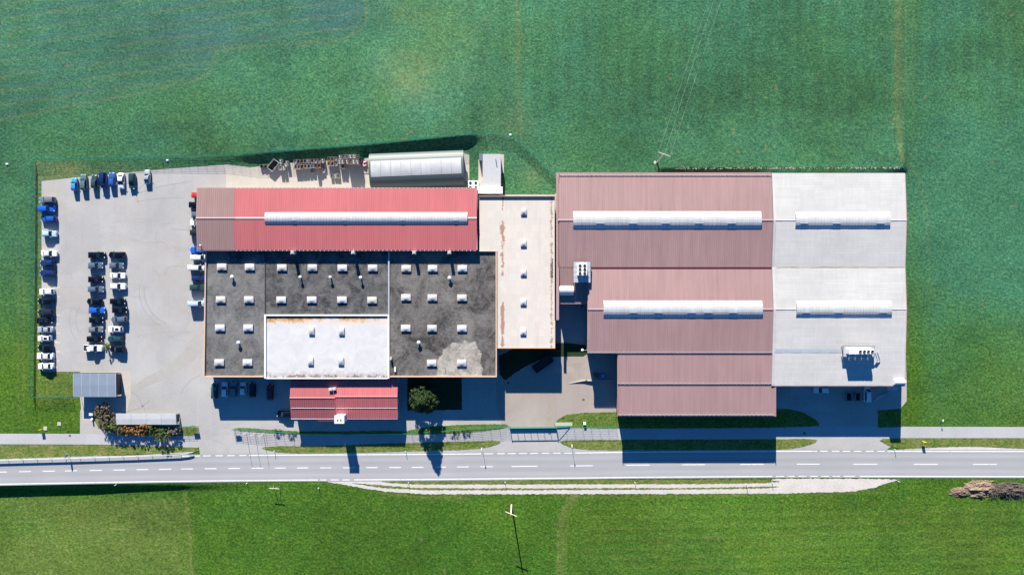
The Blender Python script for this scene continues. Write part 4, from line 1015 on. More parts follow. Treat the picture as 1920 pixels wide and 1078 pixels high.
# ------------------------------------------------------------------ barrel vaulted shed
sh = thing('vaulted_shed', 'barrel roofed store shed with white translucent strip behind the red hall', 'building', P(782, 318, 3)[:2]+(0,), math.radians(2.3))
sL = 26.0; half = 4.9; rise = 2.5; zb = 2.4; seg = 24
arc = [(-half*math.cos(math.pi*j/seg), zb+rise*math.sin(math.pi*j/seg)**.9) for j in range(seg+1)]
MB().profx([(y*.97, max(z-.12, 0)) for y, z in arc][::-1]+[(-half*.97, 0), (half*.97, 0)], -sL/2+.25, sL/2-.25).local('wall', M['sheet_green'], sh)
def strip(j0, j1, x0_, x1_, mat, off, name):
    mb = MB()
    for j in range(j0, j1):
        (ya, za), (yb, zb_) = arc[j], arc[j+1]
        mb.quad((x0_, ya*(1+off), za+off*4), (x1_, ya*(1+off), za+off*4), (x1_, yb*(1+off), zb_+off*4), (x0_, yb*(1+off), zb_+off*4))
    return mb.local(name, mat, sh, True)
strip(0, seg, -sL/2, sL/2, M['sheet_green'], 0.0, 'roof')
npan = 9
for k in range(npan):
    a, b = -sL/2+.5+(sL-1.1)*k/npan, -sL/2+.5+(sL-1.1)*(k+1)/npan
    strip(9, 16, a+.03, b-.03, M['plastic'], .006, 'translucent_sheet')
for k in range(6):
    a = -sL/2+1.0+k*4.1
    o = MB().box(a, a+3.4, -half-.03, -half+.14, 1.1, 2.1).local('window_strip', M['pane'], sh)
# ------------------------------------------------------------------ small white annex and its paths
ax = thing('white_annex', 'small flat roofed white annex behind the cream wing', 'building', P(921, 325, 3)[:2]+(0,))
a0, a1, b0, b1 = rect_px(905, 939, 289, 351, 3.0)
MB().box(a0+.1, a1-.1, b0, b1-.1, 0, 2.85).build('wall', M['wall_white'], ax)
MB().box(a0, a1, b0, b1, 2.85, 3.0).build('roof_deck', worn('pale grey membrane', (.36, .36, .365), .8, amt=.07), ax)
a2, a3, b2, b3 = rect_px(897, 942, 350.3, 363, 3.7)
MB().box(a2, a3, b2, b0-.02, 0, 3.7).build('lobby', M['wall_white'], ax)
MB().box(a2-.05, a3+.05, b2, b0+.0, 3.705, 3.8).build('lobby_roof', M['white_trim'], ax)
c = P(929.5, 299, 4); MB().tube((c[0], c[1], 3.0), (c[0], c[1], 3.9), .12).build('roof_pipe', M['dark'], ax)
o0, o1, p0, p1 = rect_px(898, 904, 288, 301, 2.0)
MB().profx([(p0, 0), (p0, 1.9), (p1, 2.2), (p1, 0)], o0, o1).build('porch', M['sheet_blue'], ax)
sheet('concrete_slab', [(897, 300), (905, 300), (905, 352), (897, 352)], .034, M['concrete']); sheet('concrete_slab', [(939, 290), (945, 290), (945, 325), (939, 325)], .034, M['concrete'])
c = P(887, 347.5, 1.6); fan_unit('condenser', 'white condenser block with four fans at the corner of the red hall', c[0], c[1], .0, 3.0, 2.6, 1.5, 2, 2, rad=.36)

# ------------------------------------------------------------------ blue shelter and bicycle shed
def shed(name, label, x0p, x1p, y0p, y1p, h, npan, mat, tilt, closed):
    a, b, c_, d = rect_px(x0p, x1p, y0p, y1p, h)
    th = thing(name, label, 'shelter', ((a+b)/2, (c_+d)/2, 0))
    w = (b-a)/npan
    for k in range(npan):
        xa, xb = a+w*k+.03, a+w*(k+1)-.03
        m_ = MB()
        prof = [(c_, h-tilt), ((c_+d)/2, h-tilt/2+.06), (d, h)]
        m_.profx([(y, z) for y, z in prof]+[(y, z-.08) for y, z in prof][::-1], xa, xb); o = m_.build('roof_panel', mat, th)
    fr = MB()
    for k in range(npan+1):
        x = min(max(a+w*k, a+.05), b-.05); fr.profx([(c_, h-tilt+.03), ((c_+d)/2, h-tilt/2+.09), (d, h+.03), (d, h-.15), (c_, h-tilt-.15)], x-.04, x+.04)
    fr.build('rafter', M['steel_lt'] if closed else M['steel'], th)
    for x in (a+.3, (a+b)/2, b-.3):
        for y, z in ((c_+.25, h-tilt), (d-.25, h)): MB().tube((x, y, 0), (x, y, z-.16), .06).build('post', M['steel'], th)
    bw = MB(); bw.box(a+.2, b-.2, (d-.15) if closed else c_+.05, (d-.08) if closed else c_+.12, .2, h-tilt-.2); bw.build('back_wall', M['dark'], th)
    bw = MB(); bw.box(b-.2, b-.12, c_+.4, d-.4, .2, h-tilt-.2); bw.build('side_wall', M['dark'], th)
    return th
shed('smoking_shelter', 'blue grey panelled shelter roof at the lower corner of the car park', 137, 217, 700, 744, 3.0, 5, M['sheet_blue'], .1, True)
shed('bicycle_shed', 'long pale panelled bicycle shed roof behind the autumn shrubs', 217, 330, 775, 796, 2.4, 4, M['sheet_pale'], .25, False)
# raised bench things under the shelter
c = P(170, 776, .8); o = thing('garden_table', 'white garden table on the slab below the blue shelter', 'table', (c[0], c[1], 0))
MB().box(c[0]-.5, c[0]+.5, c[1]-.45, c[1]+.45, .7, .76).build('table_top', M['white'], o)
for dx_ in (-.4, .4):
    for dy_ in (-.35, .35): MB().tube((c[0]+dx_, c[1]+dy_, .01), (c[0]+dx_, c[1]+dy_, .7), .03).build('leg', M['steel'], o)
c = P(172, 785, .5); o = thing('garden_chair', 'white plastic chair beside the garden table', 'chair', (c[0], c[1], 0))
MB().box(c[0]-.22, c[0]+.22, c[1]-.22, c[1]+.22, .42, .46).build('seat', M['white'], o); MB().box(c[0]-.22, c[0]+.22, c[1]-.26, c[1]-.22, .46, .9).build('backrest', M['white'], o)
for dx_ in (-.18, .18):
    for dy_ in (-.18, .18): MB().tube((c[0]+dx_, c[1]+dy_, .01), (c[0]+dx_, c[1]+dy_, .42), .02).build('leg', M['white'], o)

# ------------------------------------------------------------------ fences, gate, guard rail
post_m = MB().tube((0, 0, -.3), (0, 0, 1.85), .035, seg=6).mesh('post', M['green'])
panel_cache = {}
def bay_mesh(L, hgt):
    key = (round(L, 2), hgt)
    if key not in panel_cache:
        mb = MB(); n = max(2, int(L/.14))
        for k in range(n):
            x = L*(k+.5)/n; mb.box(x-.006, x+.006, -.006, .006, .06, hgt)
        for k in range(9):
            z = .08+(hgt-.1)*k/8; mb.box(0, L, -.009, .009, z-.010, z+.010)
        panel_cache[key] = mb.mesh('mesh_panel', M['green'])
    return panel_cache[key]
def fence(label, pts, hgt=1.8, bay=2.5, follow=True):
    x, y = pts[0]; c = P(x, y); z0 = float(ground_z(x, y))+.05 if follow else 0
    th = thing('mesh_fence', label, 'fence', (c[0], c[1], 0)); first = True
    for (xa, ya), (xb, yb) in zip(pts, pts[1:]):
        a, b = Vector(P(xa, ya)), Vector(P(xb, yb)); L = (b-a).length; n = max(1, round(L/bay))
        ang = math.atan2(b.y-a.y, b.x-a.x); bl = L/n; bm = bay_mesh(bl, hgt)
        for k in range(n+1):
            if k == 0 and not first: continue
            q = a.lerp(b, k/n); px_ = xa+(xb-xa)*k/n; py_ = ya+(yb-ya)*k/n
            zz = float(ground_z(px_, py_))+.05 if follow else 0
            link_mesh('post', post_m, th, Vector((q.x, q.y, zz))-W[th.name])
        for k in range(n):
            q = a.lerp(b, k/n); zs = [float(ground_z(xa+(xb-xa)*(k+u)/n, ya+(yb-ya)*(k+u)/n))+.05 if follow else 0 for u in (0, 1)]
            link_mesh('mesh_panel', bm, th, Vector((q.x, q.y, zs[0]+.03))-W[th.name], (0, -math.atan2(zs[1]-zs[0], bl), ang))
        first = False
    return th
fence('green mesh fence along the meadow edge from the car park to the annex', [(66, 301), (240, 297.5), (400, 294), (480, 289), (690, 273), (925, 250.5)])
fence('green mesh fence slanting from the annex lawn down to the brown hall', [(928, 250.5), (962, 259), (1000, 291), (1040, 331)])
fence('green mesh fence down the grass edge beside the parked car column', [(66, 304), (65, 520), (62, 742)])
fence('short green mesh fence running to the blue grey shelter', [(62, 743.5), (136, 742.5)])
fence('green mesh fence with weeds beside the flag poles', [(438, 803.5), (480, 805.5), (565, 811)], follow=False)
fence('green mesh fence between the red office and the sliding gate', [(565, 811.5), (700, 812), (790, 810.5), (850, 805), (953, 798)], follow=False)
fence('green mesh fence between the sliding gate and the brown hall', [(1044, 799), (1155, 799.5)], follow=False)
fence('short green mesh fence behind the end of the shrub hedge', [(335, 799), (366, 799)], follow=False)
# sliding gate
gt = thing('sliding_gate', 'green framed sliding gate across the works entrance', 'gate', P(1000, 799))
ga, gb = P(956, 800.5), P(1043, 799.5)
for z, w in ((.25, .16), (1.75, .12)): MB().bar((ga[0], ga[1], z), (gb[0], gb[1], z), .14, w).build('rail', M['green'], gt)
MB().bar((ga[0], ga[1], .55), (gb[0], gb[1], .55), .05, .5).build('kick_board', M['green'], gt)
for k in range(8):
    q = Vector(ga).lerp(Vector(gb), k/7); MB().box(q.x-.05, q.x+.05, q.y-.04, q.y+.04, .34, 1.68).build('upright', M['green'], gt)
mb = MB()
for k in range(70):
    q = Vector(ga).lerp(Vector(gb), (k+.5)/70); mb.box(q.x-.01, q.x+.01, q.y-.01, q.y+.01, .8, 1.68)
mb.build('infill_bars', M['green'], gt)
ge = P(1068, 798); MB().bar((gb[0]+.1, gb[1], 1.75), (ge[0], ge[1], .3), .1, .1).build('tail_brace', M['green'], gt); MB().bar((gb[0]+.1, gb[1], .25), (ge[0], ge[1], .25), .16, .2).build('tail_beam', M['green'], gt)
for x in (1042, 955.5):
    q = P(x, 798); MB().box(q[0]-.1, q[0]+.1, q[1]-.1, q[1]+.1, 0, 2.05).build('gate_post', M['green'], gt)
sheet('gate_footing', [(1041, 791.5), (1073, 791.5), (1073, 798), (1041, 798)], .04, M['concrete'], thick=.04)
c = P(1096, 793.5, .5); o = MB(); o.box(c[0]-.3, c[0]+.3, c[1]-.3, c[1]+.3, 0, .75).box(c[0]-.35, c[0]+.35, c[1]-.35, c[1]+.35, .75, .82); tag(o.build('utility_box', M['white']), 'small white utility box on the lawn behind the gate fence', 'utility box')
c = P(937, 812, .9)
# guard rail
gr = thing('guard_rail', 'steel guard rail along the road edge below the shrub hedge', 'guard rail', P(180, 857))
gp = [(-700, 885.5), (-300, 871.5), (0, 862.5), (120, 859.5), (250, 855.5), (335, 852), (352, 850), (361, 847)]
for (xa, ya), (xb, yb) in zip(gp, gp[1:]):
    a, b = P(xa, ya, .7), P(xb, yb, .7); MB().bar((a[0], a[1], .68), (b[0], b[1], .68), .10, .31).build('beam', M['steel_lt'], gr)
pm = MB().box(-.06, .06, -.1, .1, -.2, .85).mesh('post', M['steel'])
for x in range(-40, 350, 27):
    y = float(np.interp(x, [g[0] for g in gp], [g[1] for g in gp])); q = Vector(P(x, y-.8, .4)); q.z = 0; link_mesh('post', pm, gr, q-W[gr.name])
sheet('kerb_strip', [(-900, 892), (0, 862.4), (250, 855.2), (362, 848.6), (362, 846.6), (250, 853.4), (0, 860.6), (-900, 890.5)], .05, worn('kerb concrete', (.33, .32, .31), .9, amt=.1), thick=.05)

# ------------------------------------------------------------------ power lines, poles, signs
def power_pole(label, bx, by, tx_, ty_, h, arm_ang, kiosk):
    b, t_ = P(bx, by), P(tx_, ty_, h)
    th = thing('power_pole', label, 'power pole', (b[0], b[1], 0))
    MB().tube((b[0], b[1], -.3), (t_[0], t_[1], h), .22, .16, 10).build('pole', M['pole'], th)
    d = Vector((math.cos(arm_ang), math.sin(arm_ang), 0)); L = 1.75
    a, c_ = Vector(t_)-d*L, Vector(t_)+d*L
    a.z = c_.z = h-.35
    arm = MB().bar(a, c_, .16, .16).build('cross_arm', M['pole'], th)
    tips = []
    for u in (-1, -.0, 1):
        q = Vector(t_)+d*L*.94*u; z0 = h-.27 if u else h
        MB().tube((q.x, q.y, z0), (q.x, q.y, z0+.3), .05, .07, 6).build('insulator', M['rust'], arm)
        tips.append(Vector((q.x, q.y, z0+.3)))
    if kiosk:
        m_ = MB(); m_.dome((b[0]-.2, b[1], -.02), .75, .75, .12, 12, 2); m_.build('footing', M['concrete'], th)
    return th, tips
pn, tips_n = power_pole('tall power pole with cross arm behind the brown hall', 1232, 305, 1246, 289, 8.3, math.radians(-20), True)
ps, tips_s = power_pole('power pole with cross arm in the meadow below the road', 959, 946.5, 958.3, 964, 8.15, math.radians(-22), False)
far = [P(1345, -140, 9.5), P(1385, -140, 9.8), P(1404, -150, 9.5)]
far = [(P(1375, -60, 9)[0]+dx_, P(0, -60, 9)[1]+4, 9.2) for dx_ in (-2.2, -1.0, 1.1)]
for k, (t_, f_) in enumerate(zip(tips_n, far)):
    pts = []
    for j in range(13):
        u = j/12; q = t_.lerp(Vector(f_), u); q.z -= 1.2*4*u*(1-u); pts.append(q)
    mb = MB()
    for a, b in zip(pts, pts[1:]): mb.tube(a, b, .012, .012, 4, False)
    tag(mb.build('overhead_wire', M['steel_lt']), ('thin overhead wire from the outer arm end nearest the annex', 'thin overhead wire from the pole top across the meadow', 'thin overhead wire from the arm end over the grey roof side')[k], 'wire', 'wires from the power pole')

def signpost(name, label, cat, bx, by, h, kind, group=None, rot=0.0):
    b = P(bx, by); z = float(ground_z(bx, by))+.05; th = thing(name, label, cat, (b[0], b[1], z), rot, group)
    if kind == 'delineator':
        MB().box(-.06, .06, -.05, .05, -.1, h*.75).local('post', M['white'], th); MB().box(-.062, .062, -.052, .052, h*.75, h*.92).local('black_band', M['black'], th); MB().box(-.06, .06, -.05, .05, h*.92, h).local('cap', M['white'], th)
    elif kind == 'lamp':
        MB().tube((0, 0, 0), (0, 0, h), .05, .04).local('pole', M['steel'], th); MB().box(-.14, .14, -.3, .3, h, h+.1).local('sign_box', M['white'], th)
    elif kind == 'panel':
        MB().tube((0, 0, 0), (0, 0, h), .045).local('pole', M['steel'], th); MB().box(-.45, .45, -.03, .03, h-.8, h).local('sign_panel', M['yellow'], th)
    elif kind == 'blue':
        MB().tube((0, 0, 0), (0, 0, h), .05).local('pole', M['dark'], th); MB().box(-.4, .4, -.05, .05, h-1.0, h).local('sign_panel', M['bluesign'], th)
    elif kind == 'flag':
        MB().tube((0, 0, 0), (0, 0, h), .06, .035, 8).local('pole', M['white'], th); MB().dome((0, 0, h), .07, .07, .1, 6, 2).local('finial', M['steel_lt'], th)
    elif kind == 'frame':
        for x in (-.9, .9): MB().tube((x, 0, 0), (x*.35, .0, 2.2), .06).local('leg', M['wood'], th)
        MB().bar((-1.4, 0, 2.2), (1.4, 0, 2.25), .12, .12).local('top_bar', M['pole'], th)
    return th
for lab, x, y in (('white roadside marker post opposite the car park exit', 463.5, 905), ('white marker post in the grass beside the wooden frame', 598, 914), ('white marker post at the start of the gravel lane', 766, 904),
                  ('white marker post on the lane strip opposite the sliding gate', 947, 903), ('white marker post on the lane strip opposite the front block corner', 1190, 903.5), ('white marker post where the gravel lane opens to the road', 1447, 903),
                  ('white marker post beside the earth heap side of the lane mouth', 1683.5, 901.5), ('white marker post on the dark road bank', 218, 908), ('white marker post on the verge in front of the red office', 515, 845),
                  ('white marker post on the verge beside the tree shadow', 761, 845.5), ('white marker post on the verge corner below the grey hall', 1677, 842), ('low white marker post at the round lawn end in shade', 1533, 803), ('white marker post between the two lane strips', 1399, 907)):
    signpost('marker_post', lab, 'marker post', x, y, 1.05, 'delineator', 'roadside marker posts')
signpost('street_sign', 'road sign on a thin pole by the works entrance', 'sign', 904, 837.5, 2.5, 'lamp'); signpost('street_sign', 'road sign on the grass verge past the works entrance', 'sign', 1071, 832, 2.6, 'lamp')
signpost('warning_sign', 'yellow sign panel on the verge beyond the grey hall', 'sign', 1729, 826.5, 1.5, 'panel', rot=-.15); signpost('warning_sign', 'small yellow sign beside the cycle path in the meadow corner', 'sign', 80, 804, 1.3, 'panel', rot=.2)
signpost('path_sign', 'thin signpost in the grass above the cycle path', 'sign', 1763, 786.5, 1.2, 'lamp')
signpost('blue_sign', 'blue road sign standing at the guard rail', 'sign', 131, 852, 2.0, 'blue', rot=1.2)
for k, x in enumerate((462, 478, 494)):
    signpost('flag_pole', ('bare flag pole nearest the car park exit', 'middle one of the three bare flag poles', 'bare flag pole nearest the red office')[k], 'flag pole', x, 811+k*1.0, 4.1, 'flag', 'flag poles at the weedy fence')
signpost('timber_stand', 'wooden frame stand in the grass below the road', 'frame', 519, 911, 2.2, 'frame', rot=-.05)
# stub board at the end of the fence by the car park exit
for lab, x, y in (('small notice board frame at the end of the weedy fence', 445, 803), ('small notice board frame at the end of the shrub hedge', 367, 799)):
    c = P(x, y); th = thing('notice_board', lab, 'notice board', (c[0], c[1], 0), .08)
    for dx_ in (-.7, .7): MB().tube((dx_, 0, 0), (dx_, 0, 1.6), .05).local('post', M['green'], th)
    MB().box(-.8, .8, -.04, .04, .9, 1.6).local('board', M['green'], th)
for lab, x, y in (('manhole slab in the meadow corner near the yellow sign', 85, 803), ('manhole slab in the grass below the short fence', 111, 794.5), ):
    c = P(x, y); tag(MB().prism([(c[0]-.5, c[1]-.5), (c[0]+.5, c[1]-.5), (c[0]+.5, c[1]+.5), (c[0]-.5, c[1]+.5)], -.05, .06).build('manhole_slab', M['concrete']), lab, 'manhole')
for lab, x, y in (('round white marker stone in the meadow beyond the fence bend', 957, 253.5), ('round white marker stone in the meadow left of the car park', 13, 308.5), ('white marker stone at the car park top bank', 314, 301.5)):
    c = P(x, y); z = float(ground_z(x, y)); tag(MB().dome((c[0], c[1], z), .38, .35, .3, 9, 3).build('marker_stone', M['white'], smooth=True), lab, 'stone')

# ------------------------------------------------------------------ cars
def car_meshes(kind):
    sp = {  # length, half width, hood z, belt z, roof z, stations: cabin base rear/front, roof rear/front (fractions of length from rear)
     'hatchback': (4.0, .86, .95, 1.0, 1.48, .03, .70, .10, .52, 1.0),
     'estate':    (4.55, .88, .93, .98, 1.48, .03, .71, .09, .54, .98),
     'sedan':     (4.6, .90, .92, .96, 1.42, .16, .72, .29, .55, .98),
     'off-roader': (4.5, .93, 1.08, 1.15, 1.75, .02, .72, .07, .56, 1.12),
     'van':       (4.9, .95, 1.15, 1.25, 1.95, .01, .84, .03, .68, 1.2),
     'pickup':    (5.2, .93, 1.08, 1.12, 1.75, .36, .74, .41, .60, 1.0)}[kind]
    L, hw, hz, bz, rz_, b0, b1, r0, r1, tz = sp
    X = lambda f: -L/2+L*f
    mb = MB()
    st_ = [(0, .62, tz*.72), (.012, .80, tz*.86), (.035, .92, tz*.95), (.09, .98, tz*.99), (.13, .995, tz), (b0+.02 if b0 > .12 else .2, 1, bz), (b1-.03, 1, bz), (b1+.02, .99, hz), (.87, .98, hz*.965), (.93, .94, hz*.92), (.965, .87, hz*.85), (.988, .76, hz*.76), (1, .60, hz*.66)]
    st_.sort(key=lambda s: s[0]); rings = []
    for f, w, zt_ in st_:
        y = hw*w; x = X(f); n = len(mb.v)
        mb.v += [(x, -y*.96, .24), (x, -y, .5), (x, -y*.97, zt_-.14), (x, -y*.86, zt_-.02), (x, 0, zt_+.02), (x, y*.86, zt_-.02), (x, y*.97, zt_-.14), (x, y, .5), (x, y*.96, .24)]
        rings.append(n)
    for a, b in zip(rings, rings[1:]):
        for i_ in range(8): mb.f.append((a+i_, b+i_, b+i_+1, a+i_+1)[::-1])
    mb.f.append(tuple(rings[0]+i_ for i_ in range(9))[::-1]); mb.f.append(tuple(rings[-1]+i_ for i_ in range(9)))
    # cabin
    wb, wr = hw*.93, hw*.76
    def frustum(mb, e=0.0):
        n = len(mb.v)
        mb.v += [(X(b0), -wb, bz-.05), (X(b1), -wb, bz-.05), (X(b1), wb, bz-.05), (X(b0), wb, bz-.05), (X(r0), -wr, rz_-.05), (X(r1), -wr*.96, rz_-.07), (X(r1), wr*.96, rz_-.07), (X(r0), wr, rz_-.05),
                 (X(r0+.03), -wr*.85, rz_), (X(r1-.03), -wr*.83, rz_-.01), (X(r1-.03), wr*.83, rz_-.01), (X(r0+.03), wr*.85, rz_)]
        for q in ((0,1,5,4),(1,2,6,5),(2,3,7,6),(3,0,4,7),(4,5,9,8),(5,6,10,9),(6,7,11,10),(7,4,8,11),(8,9,10,11)): mb.f.append(tuple(n+i_ for i_ in q))
    frustum(mb)
    if kind == 'pickup':
        mb.box(X(.02), X(.35), -hw*.97, -hw*.85, 1.0, 1.18); mb.box(X(.02), X(.35), hw*.85, hw*.97, 1.0, 1.18); mb.box(X(.0), X(.02), -hw*.9, hw*.9, .9, 1.18)
    body = mb.mesh('body', None, True); body.set_sharp_from_angle(angle=math.radians(38))
    me_ = {'body': body}
    def pane(p4, ins, off, nm):
        p = [Vector(q) for q in p4]; c_ = sum(p, Vector())/4; n = (p[1]-p[0]).cross(p[3]-p[0]).normalized()
        q = [tuple(c_+(v-c_)*ins+n*off) for v in p]
        return MB().poly(q).mesh(nm, M['glass'])
    B = [(X(b0), -wb, bz-.05), (X(b1), -wb, bz-.05), (X(b1), wb, bz-.05), (X(b0), wb, bz-.05)]
    T = [(X(r0), -wr, rz_-.05), (X(r1), -wr*.96, rz_-.07), (X(r1), wr*.96, rz_-.07), (X(r0), wr, rz_-.05)]
    me_['windscreen'] = pane((B[1], B[2], T[2], T[1]), .92, .015, 'windscreen'); me_['rear_window'] = pane((B[3], B[0], T[0], T[3]), .84, .015, 'rear_window')
    me_['side_a'] = pane((B[0], B[1], T[1], T[0]), .86, .012, 'side_window'); me_['side_b'] = pane((B[2], B[3], T[3], T[2]), .86, .012, 'side_window')
    wm = MB(); wm.tube((0, -.11, 0), (0, .11, 0), .32, seg=12); me_['wheel'] = wm.mesh('wheel', M['black'])
    rm = MB(); rm.tube((0, -.12, 0), (0, .12, 0), .2, seg=8); me_['rim'] = rm.mesh('rim', M['steel_lt'])
    me_['mirror'] = MB().box(-.08, .08, -.1, .1, -.07, .07).mesh('mirror', None)
    me_['headlight'] = MB().box(-.1, .06, -.17, .17, -.08, .08).mesh('headlight', M['lamp_clear']); me_['tail_light'] = MB().box(-.02, .08, -.11, .11, -.13, .10).mesh('tail_light', M['lamp_red'])
    me_['sunroof'] = MB().box(X(r0+.12*(r1-r0)*2), X(r1-.08), -wr*.6, wr*.6, rz_+.002, rz_+.012).mesh('sunroof', M['glass'])
    me_['loadbed'] = MB().box(X(.03), X(.34), -hw*.83, hw*.83, 1.01, 1.03).mesh('load_bed', M['dark'])
    return sp, me_
CM = {}
PAINT = {}
COLS = {'white': (.62, .63, .64), 'silver': (.36, .39, .42), 'pale blue': (.36, .47, .58), 'sky blue': (.03, .22, .52), 'bright blue': (.012, .09, .42), 'blue': (.015, .07, .30), 'navy blue': (.008, .022, .11), 'black': (.0025, .0035, .007),
        'dark teal': (.012, .05, .06), 'dark green': (.018, .05, .05), 'slate blue': (.10, .145, .20), 'grey': (.17, .19, .20), 'dark grey': (.022, .028, .036), 'red': (.48, .03, .03), 'dark red': (.22, .012, .03), 'grey green': (.10, .16, .16)}
def paint(c):
    if c not in PAINT: PAINT[c] = paint_mat(c+' car paint', COLS[c], .3 if c in ('silver', 'grey', 'slate blue', 'dark grey', 'grey green') else 0)
    return PAINT[c]
ROT = {'R': 0, 'L': math.pi, 'U': math.pi/2, 'D': -math.pi/2}
def car(kind, col, px, py, d, lenpx, label, group, jit=0.0, extra=None):
    if kind not in CM: CM[kind] = car_meshes(kind)
    (L, hw, hz, bz, rz_, b0, b1, r0, r1, tz), me_ = CM[kind]
    q = P(px, py, .9); sc = max(.88, min(1.12, lenpx*S*.965/L))
    th = thing({'off-roader': 'off_roader'}.get(kind, kind)+('' if kind in ('van', 'pickup') else '_car'), label, 'van' if kind == 'van' else ('pickup' if kind == 'pickup' else 'car'), (q[0], q[1], .02), ROT[d]+jit, group)
    th.scale = (sc, min(1.05, sc), 1)
    pm_ = paint(col)
    link_mesh('body', me_['body'], th, mat=pm_)
    for k in ('windscreen', 'rear_window'): link_mesh(k, me_[k], th)
    link_mesh('side_window', me_['side_a'], th); link_mesh('side_window', me_['side_b'], th)
    for fx_ in (.18, .81):
        for s_ in (-1, 1):
            w = link_mesh('wheel', me_['wheel'], th, (-L/2+L*fx_, s_*(hw-.1), .32)); link_mesh('rim', me_['rim'], w)
    for s_ in (-1, 1):
        link_mesh('mirror', me_['mirror'], th, (-L/2+L*(b1-.06), s_*(hw+.1), bz+.05), mat=pm_)
        link_mesh('headlight', me_['headlight'], th, (L*.465, s_*hw*.66, hz*.80)); link_mesh('tail_light', me_['tail_light'], th, (-L*.493, s_*hw*.72, tz*.78))
    if extra == 'sunroof': link_mesh('sunroof', me_['sunroof'], th)
    if kind == 'pickup': link_mesh('load_bed', me_['loadbed'], th)
    return th
ORD = ['first', 'second', 'third', 'fourth', 'fifth', 'sixth', 'seventh', 'eighth', 'ninth', 'tenth', 'eleventh', 'twelfth', 'thirteenth', 'fourteenth', 'fifteenth', 'sixteenth']
rows = [
 ('from the fence corner in the upper slanting row', 'cars along the upper edge of the car park', [
  ('hatchback', 'sky blue', 138.8, 345.6, 'U', 25), ('estate', 'grey green', 156, 341.5, 'U', 31), ('hatchback', 'dark green', 176.3, 340.4, 'U', 26), ('van', 'navy blue', 193.5, 338.5, 'D', 29),
  ('hatchback', 'blue', 209.5, 337, 'U', 28), ('sedan', 'white', 226.3, 339, 'D', 31), ('estate', 'dark teal', 247, 340, 'D', 31), ('sedan', 'silver', 275.5, 331.8, 'U', 28)]),
 ('from the top in the column along the green fence', 'cars in the column beside the fence', [
  ('off-roader', 'grey', 88.4, 375, 'L', 30), ('off-roader', 'bright blue', 87.5, 391.5, 'R', 31), ('estate', 'blue', 90.3, 410.3, 'L', 30), ('hatchback', 'pale blue', 92.3, 438.2, 'R', 28), ('sedan', 'white', 91.5, 475.2, 'R', 31),
  ('hatchback', 'navy blue', 88.2, 493.4, 'L', 28), ('estate', 'navy blue', 88, 512, 'L', 29), ('hatchback', 'white', 86.8, 547, 'L', 29), ('estate', 'black', 84.8, 564.8, 'L', 30), ('estate', 'dark grey', 85.2, 585.3, 'L', 31),
  ('sedan', 'black', 83, 601, 'R', 31), ('sedan', 'silver', 84.6, 617.7, 'L', 31), ('hatchback', 'white', 82.9, 634.4, 'L', 27), ('hatchback', 'black', 84.8, 651.6, 'L', 29), ('sedan', 'white', 84, 667.4, 'L', 33), ('sedan', 'white', 85.2, 686.5, 'L', 31)]),
 ('from the top in the middle double row, fence side', 'cars in the middle double row', [
  ('estate', 'black', 180.8, 478.4, 'R', 33), ('hatchback', 'slate blue', 178.8, 497.9, 'R', 29), ('hatchback', 'black', 178.8, 523.9, 'R', 29), ('estate', 'slate blue', 179.3, 542.4, 'R', 31), ('estate', 'black', 176.5, 565.2, 'L', 30),
  ('estate', 'bright blue', 181.2, 581.8, 'R', 32), ('hatchback', 'black', 180, 600, 'R', 28), ('hatchback', 'grey', 179.2, 617.7, 'R', 28), ('estate', 'black', 176.8, 635.4, 'R', 30), ('pickup', 'white', 174.5, 652.8, 'R', 36)]),
 ('from the top in the middle double row, building side', 'cars in the middle double row', [
  ('estate', 'black', 218.5, 478, 'L', 32), ('hatchback', 'slate blue', 218.1, 498, 'R', 28), ('sedan', 'white', 220.1, 516.8, 'R', 30), ('hatchback', 'white', 220.7, 536.9, 'R', 30), ('estate', 'black', 220, 565, 'R', 30),
  ('hatchback', 'black', 223.6, 581, 'R', 29), ('estate', 'slate blue', 222.6, 598.8, 'L', 31), ('hatchback', 'white', 216.1, 617.3, 'L', 29), ('estate', 'dark teal', 215.5, 635.4, 'L', 30), ('hatchback', 'black', 220, 654.4, 'L', 29)]),
 ('from the top in the column against the buildings', 'vehicles in the column against the buildings', [
  ('van', 'red', 375.5, 366.5, 'R', 30), ('off-roader', 'black', 369, 384.5, 'R', 30), ('hatchback', 'slate blue', 372, 402.5, 'R', 28), ('hatchback', 'white', 369.5, 417.5, 'L', 28), ('estate', 'dark grey', 370, 436, 'R', 30),
  ('hatchback', 'bright blue', 370.5, 469, 'L', 31), ('van', 'white', 373.5, 483, 'R', 30), ('van', 'white', 369, 502, 'R', 31), ('estate', 'navy blue', 372.5, 521.7, 'R', 29), ('estate', 'dark green', 370, 539, 'R', 31), ('van', 'pale blue', 368.5, 569, 'R', 30)]),
 ('from the open lot in the shaded row below the works', 'cars in the shade of the flat works', [
  ('estate', 'dark teal', 401.5, 732.6, 'U', 31), ('estate', 'white', 421, 730.6, 'U', 31), ('hatchback', 'grey', 437.7, 729.5, 'U', 29), ('hatchback', 'white', 455.5, 728.5, 'U', 26), ('hatchback', 'black', 473, 731, 'U', 28), ('estate', 'dark red', 506, 734.4, 'U', 32)]),
]
for where, grp, lst in rows:
    for k, (kind, col, px, py, d, ln) in enumerate(lst):
        nm = {'pickup': 'pickup', 'van': 'van'}.get(kind, kind)
        car(kind, col, px, py, d, ln, f'{col} {nm}, {ORD[k]} {where}', grp, rng.uniform(-.025, .025), 'sunroof' if (abs(px-216.1) < .1 or abs(px-82.9) < .1) else None)
car('estate', 'black', 533, 776, 'L', 30, 'black estate half under the eave of the red office', 'cars in the shade of the flat works')
car('hatchback', 'white', 1540.5, 731.3, 'L', 30, 'white hatchback in deep shade below the grey hall', 'vehicles below the grey hall')
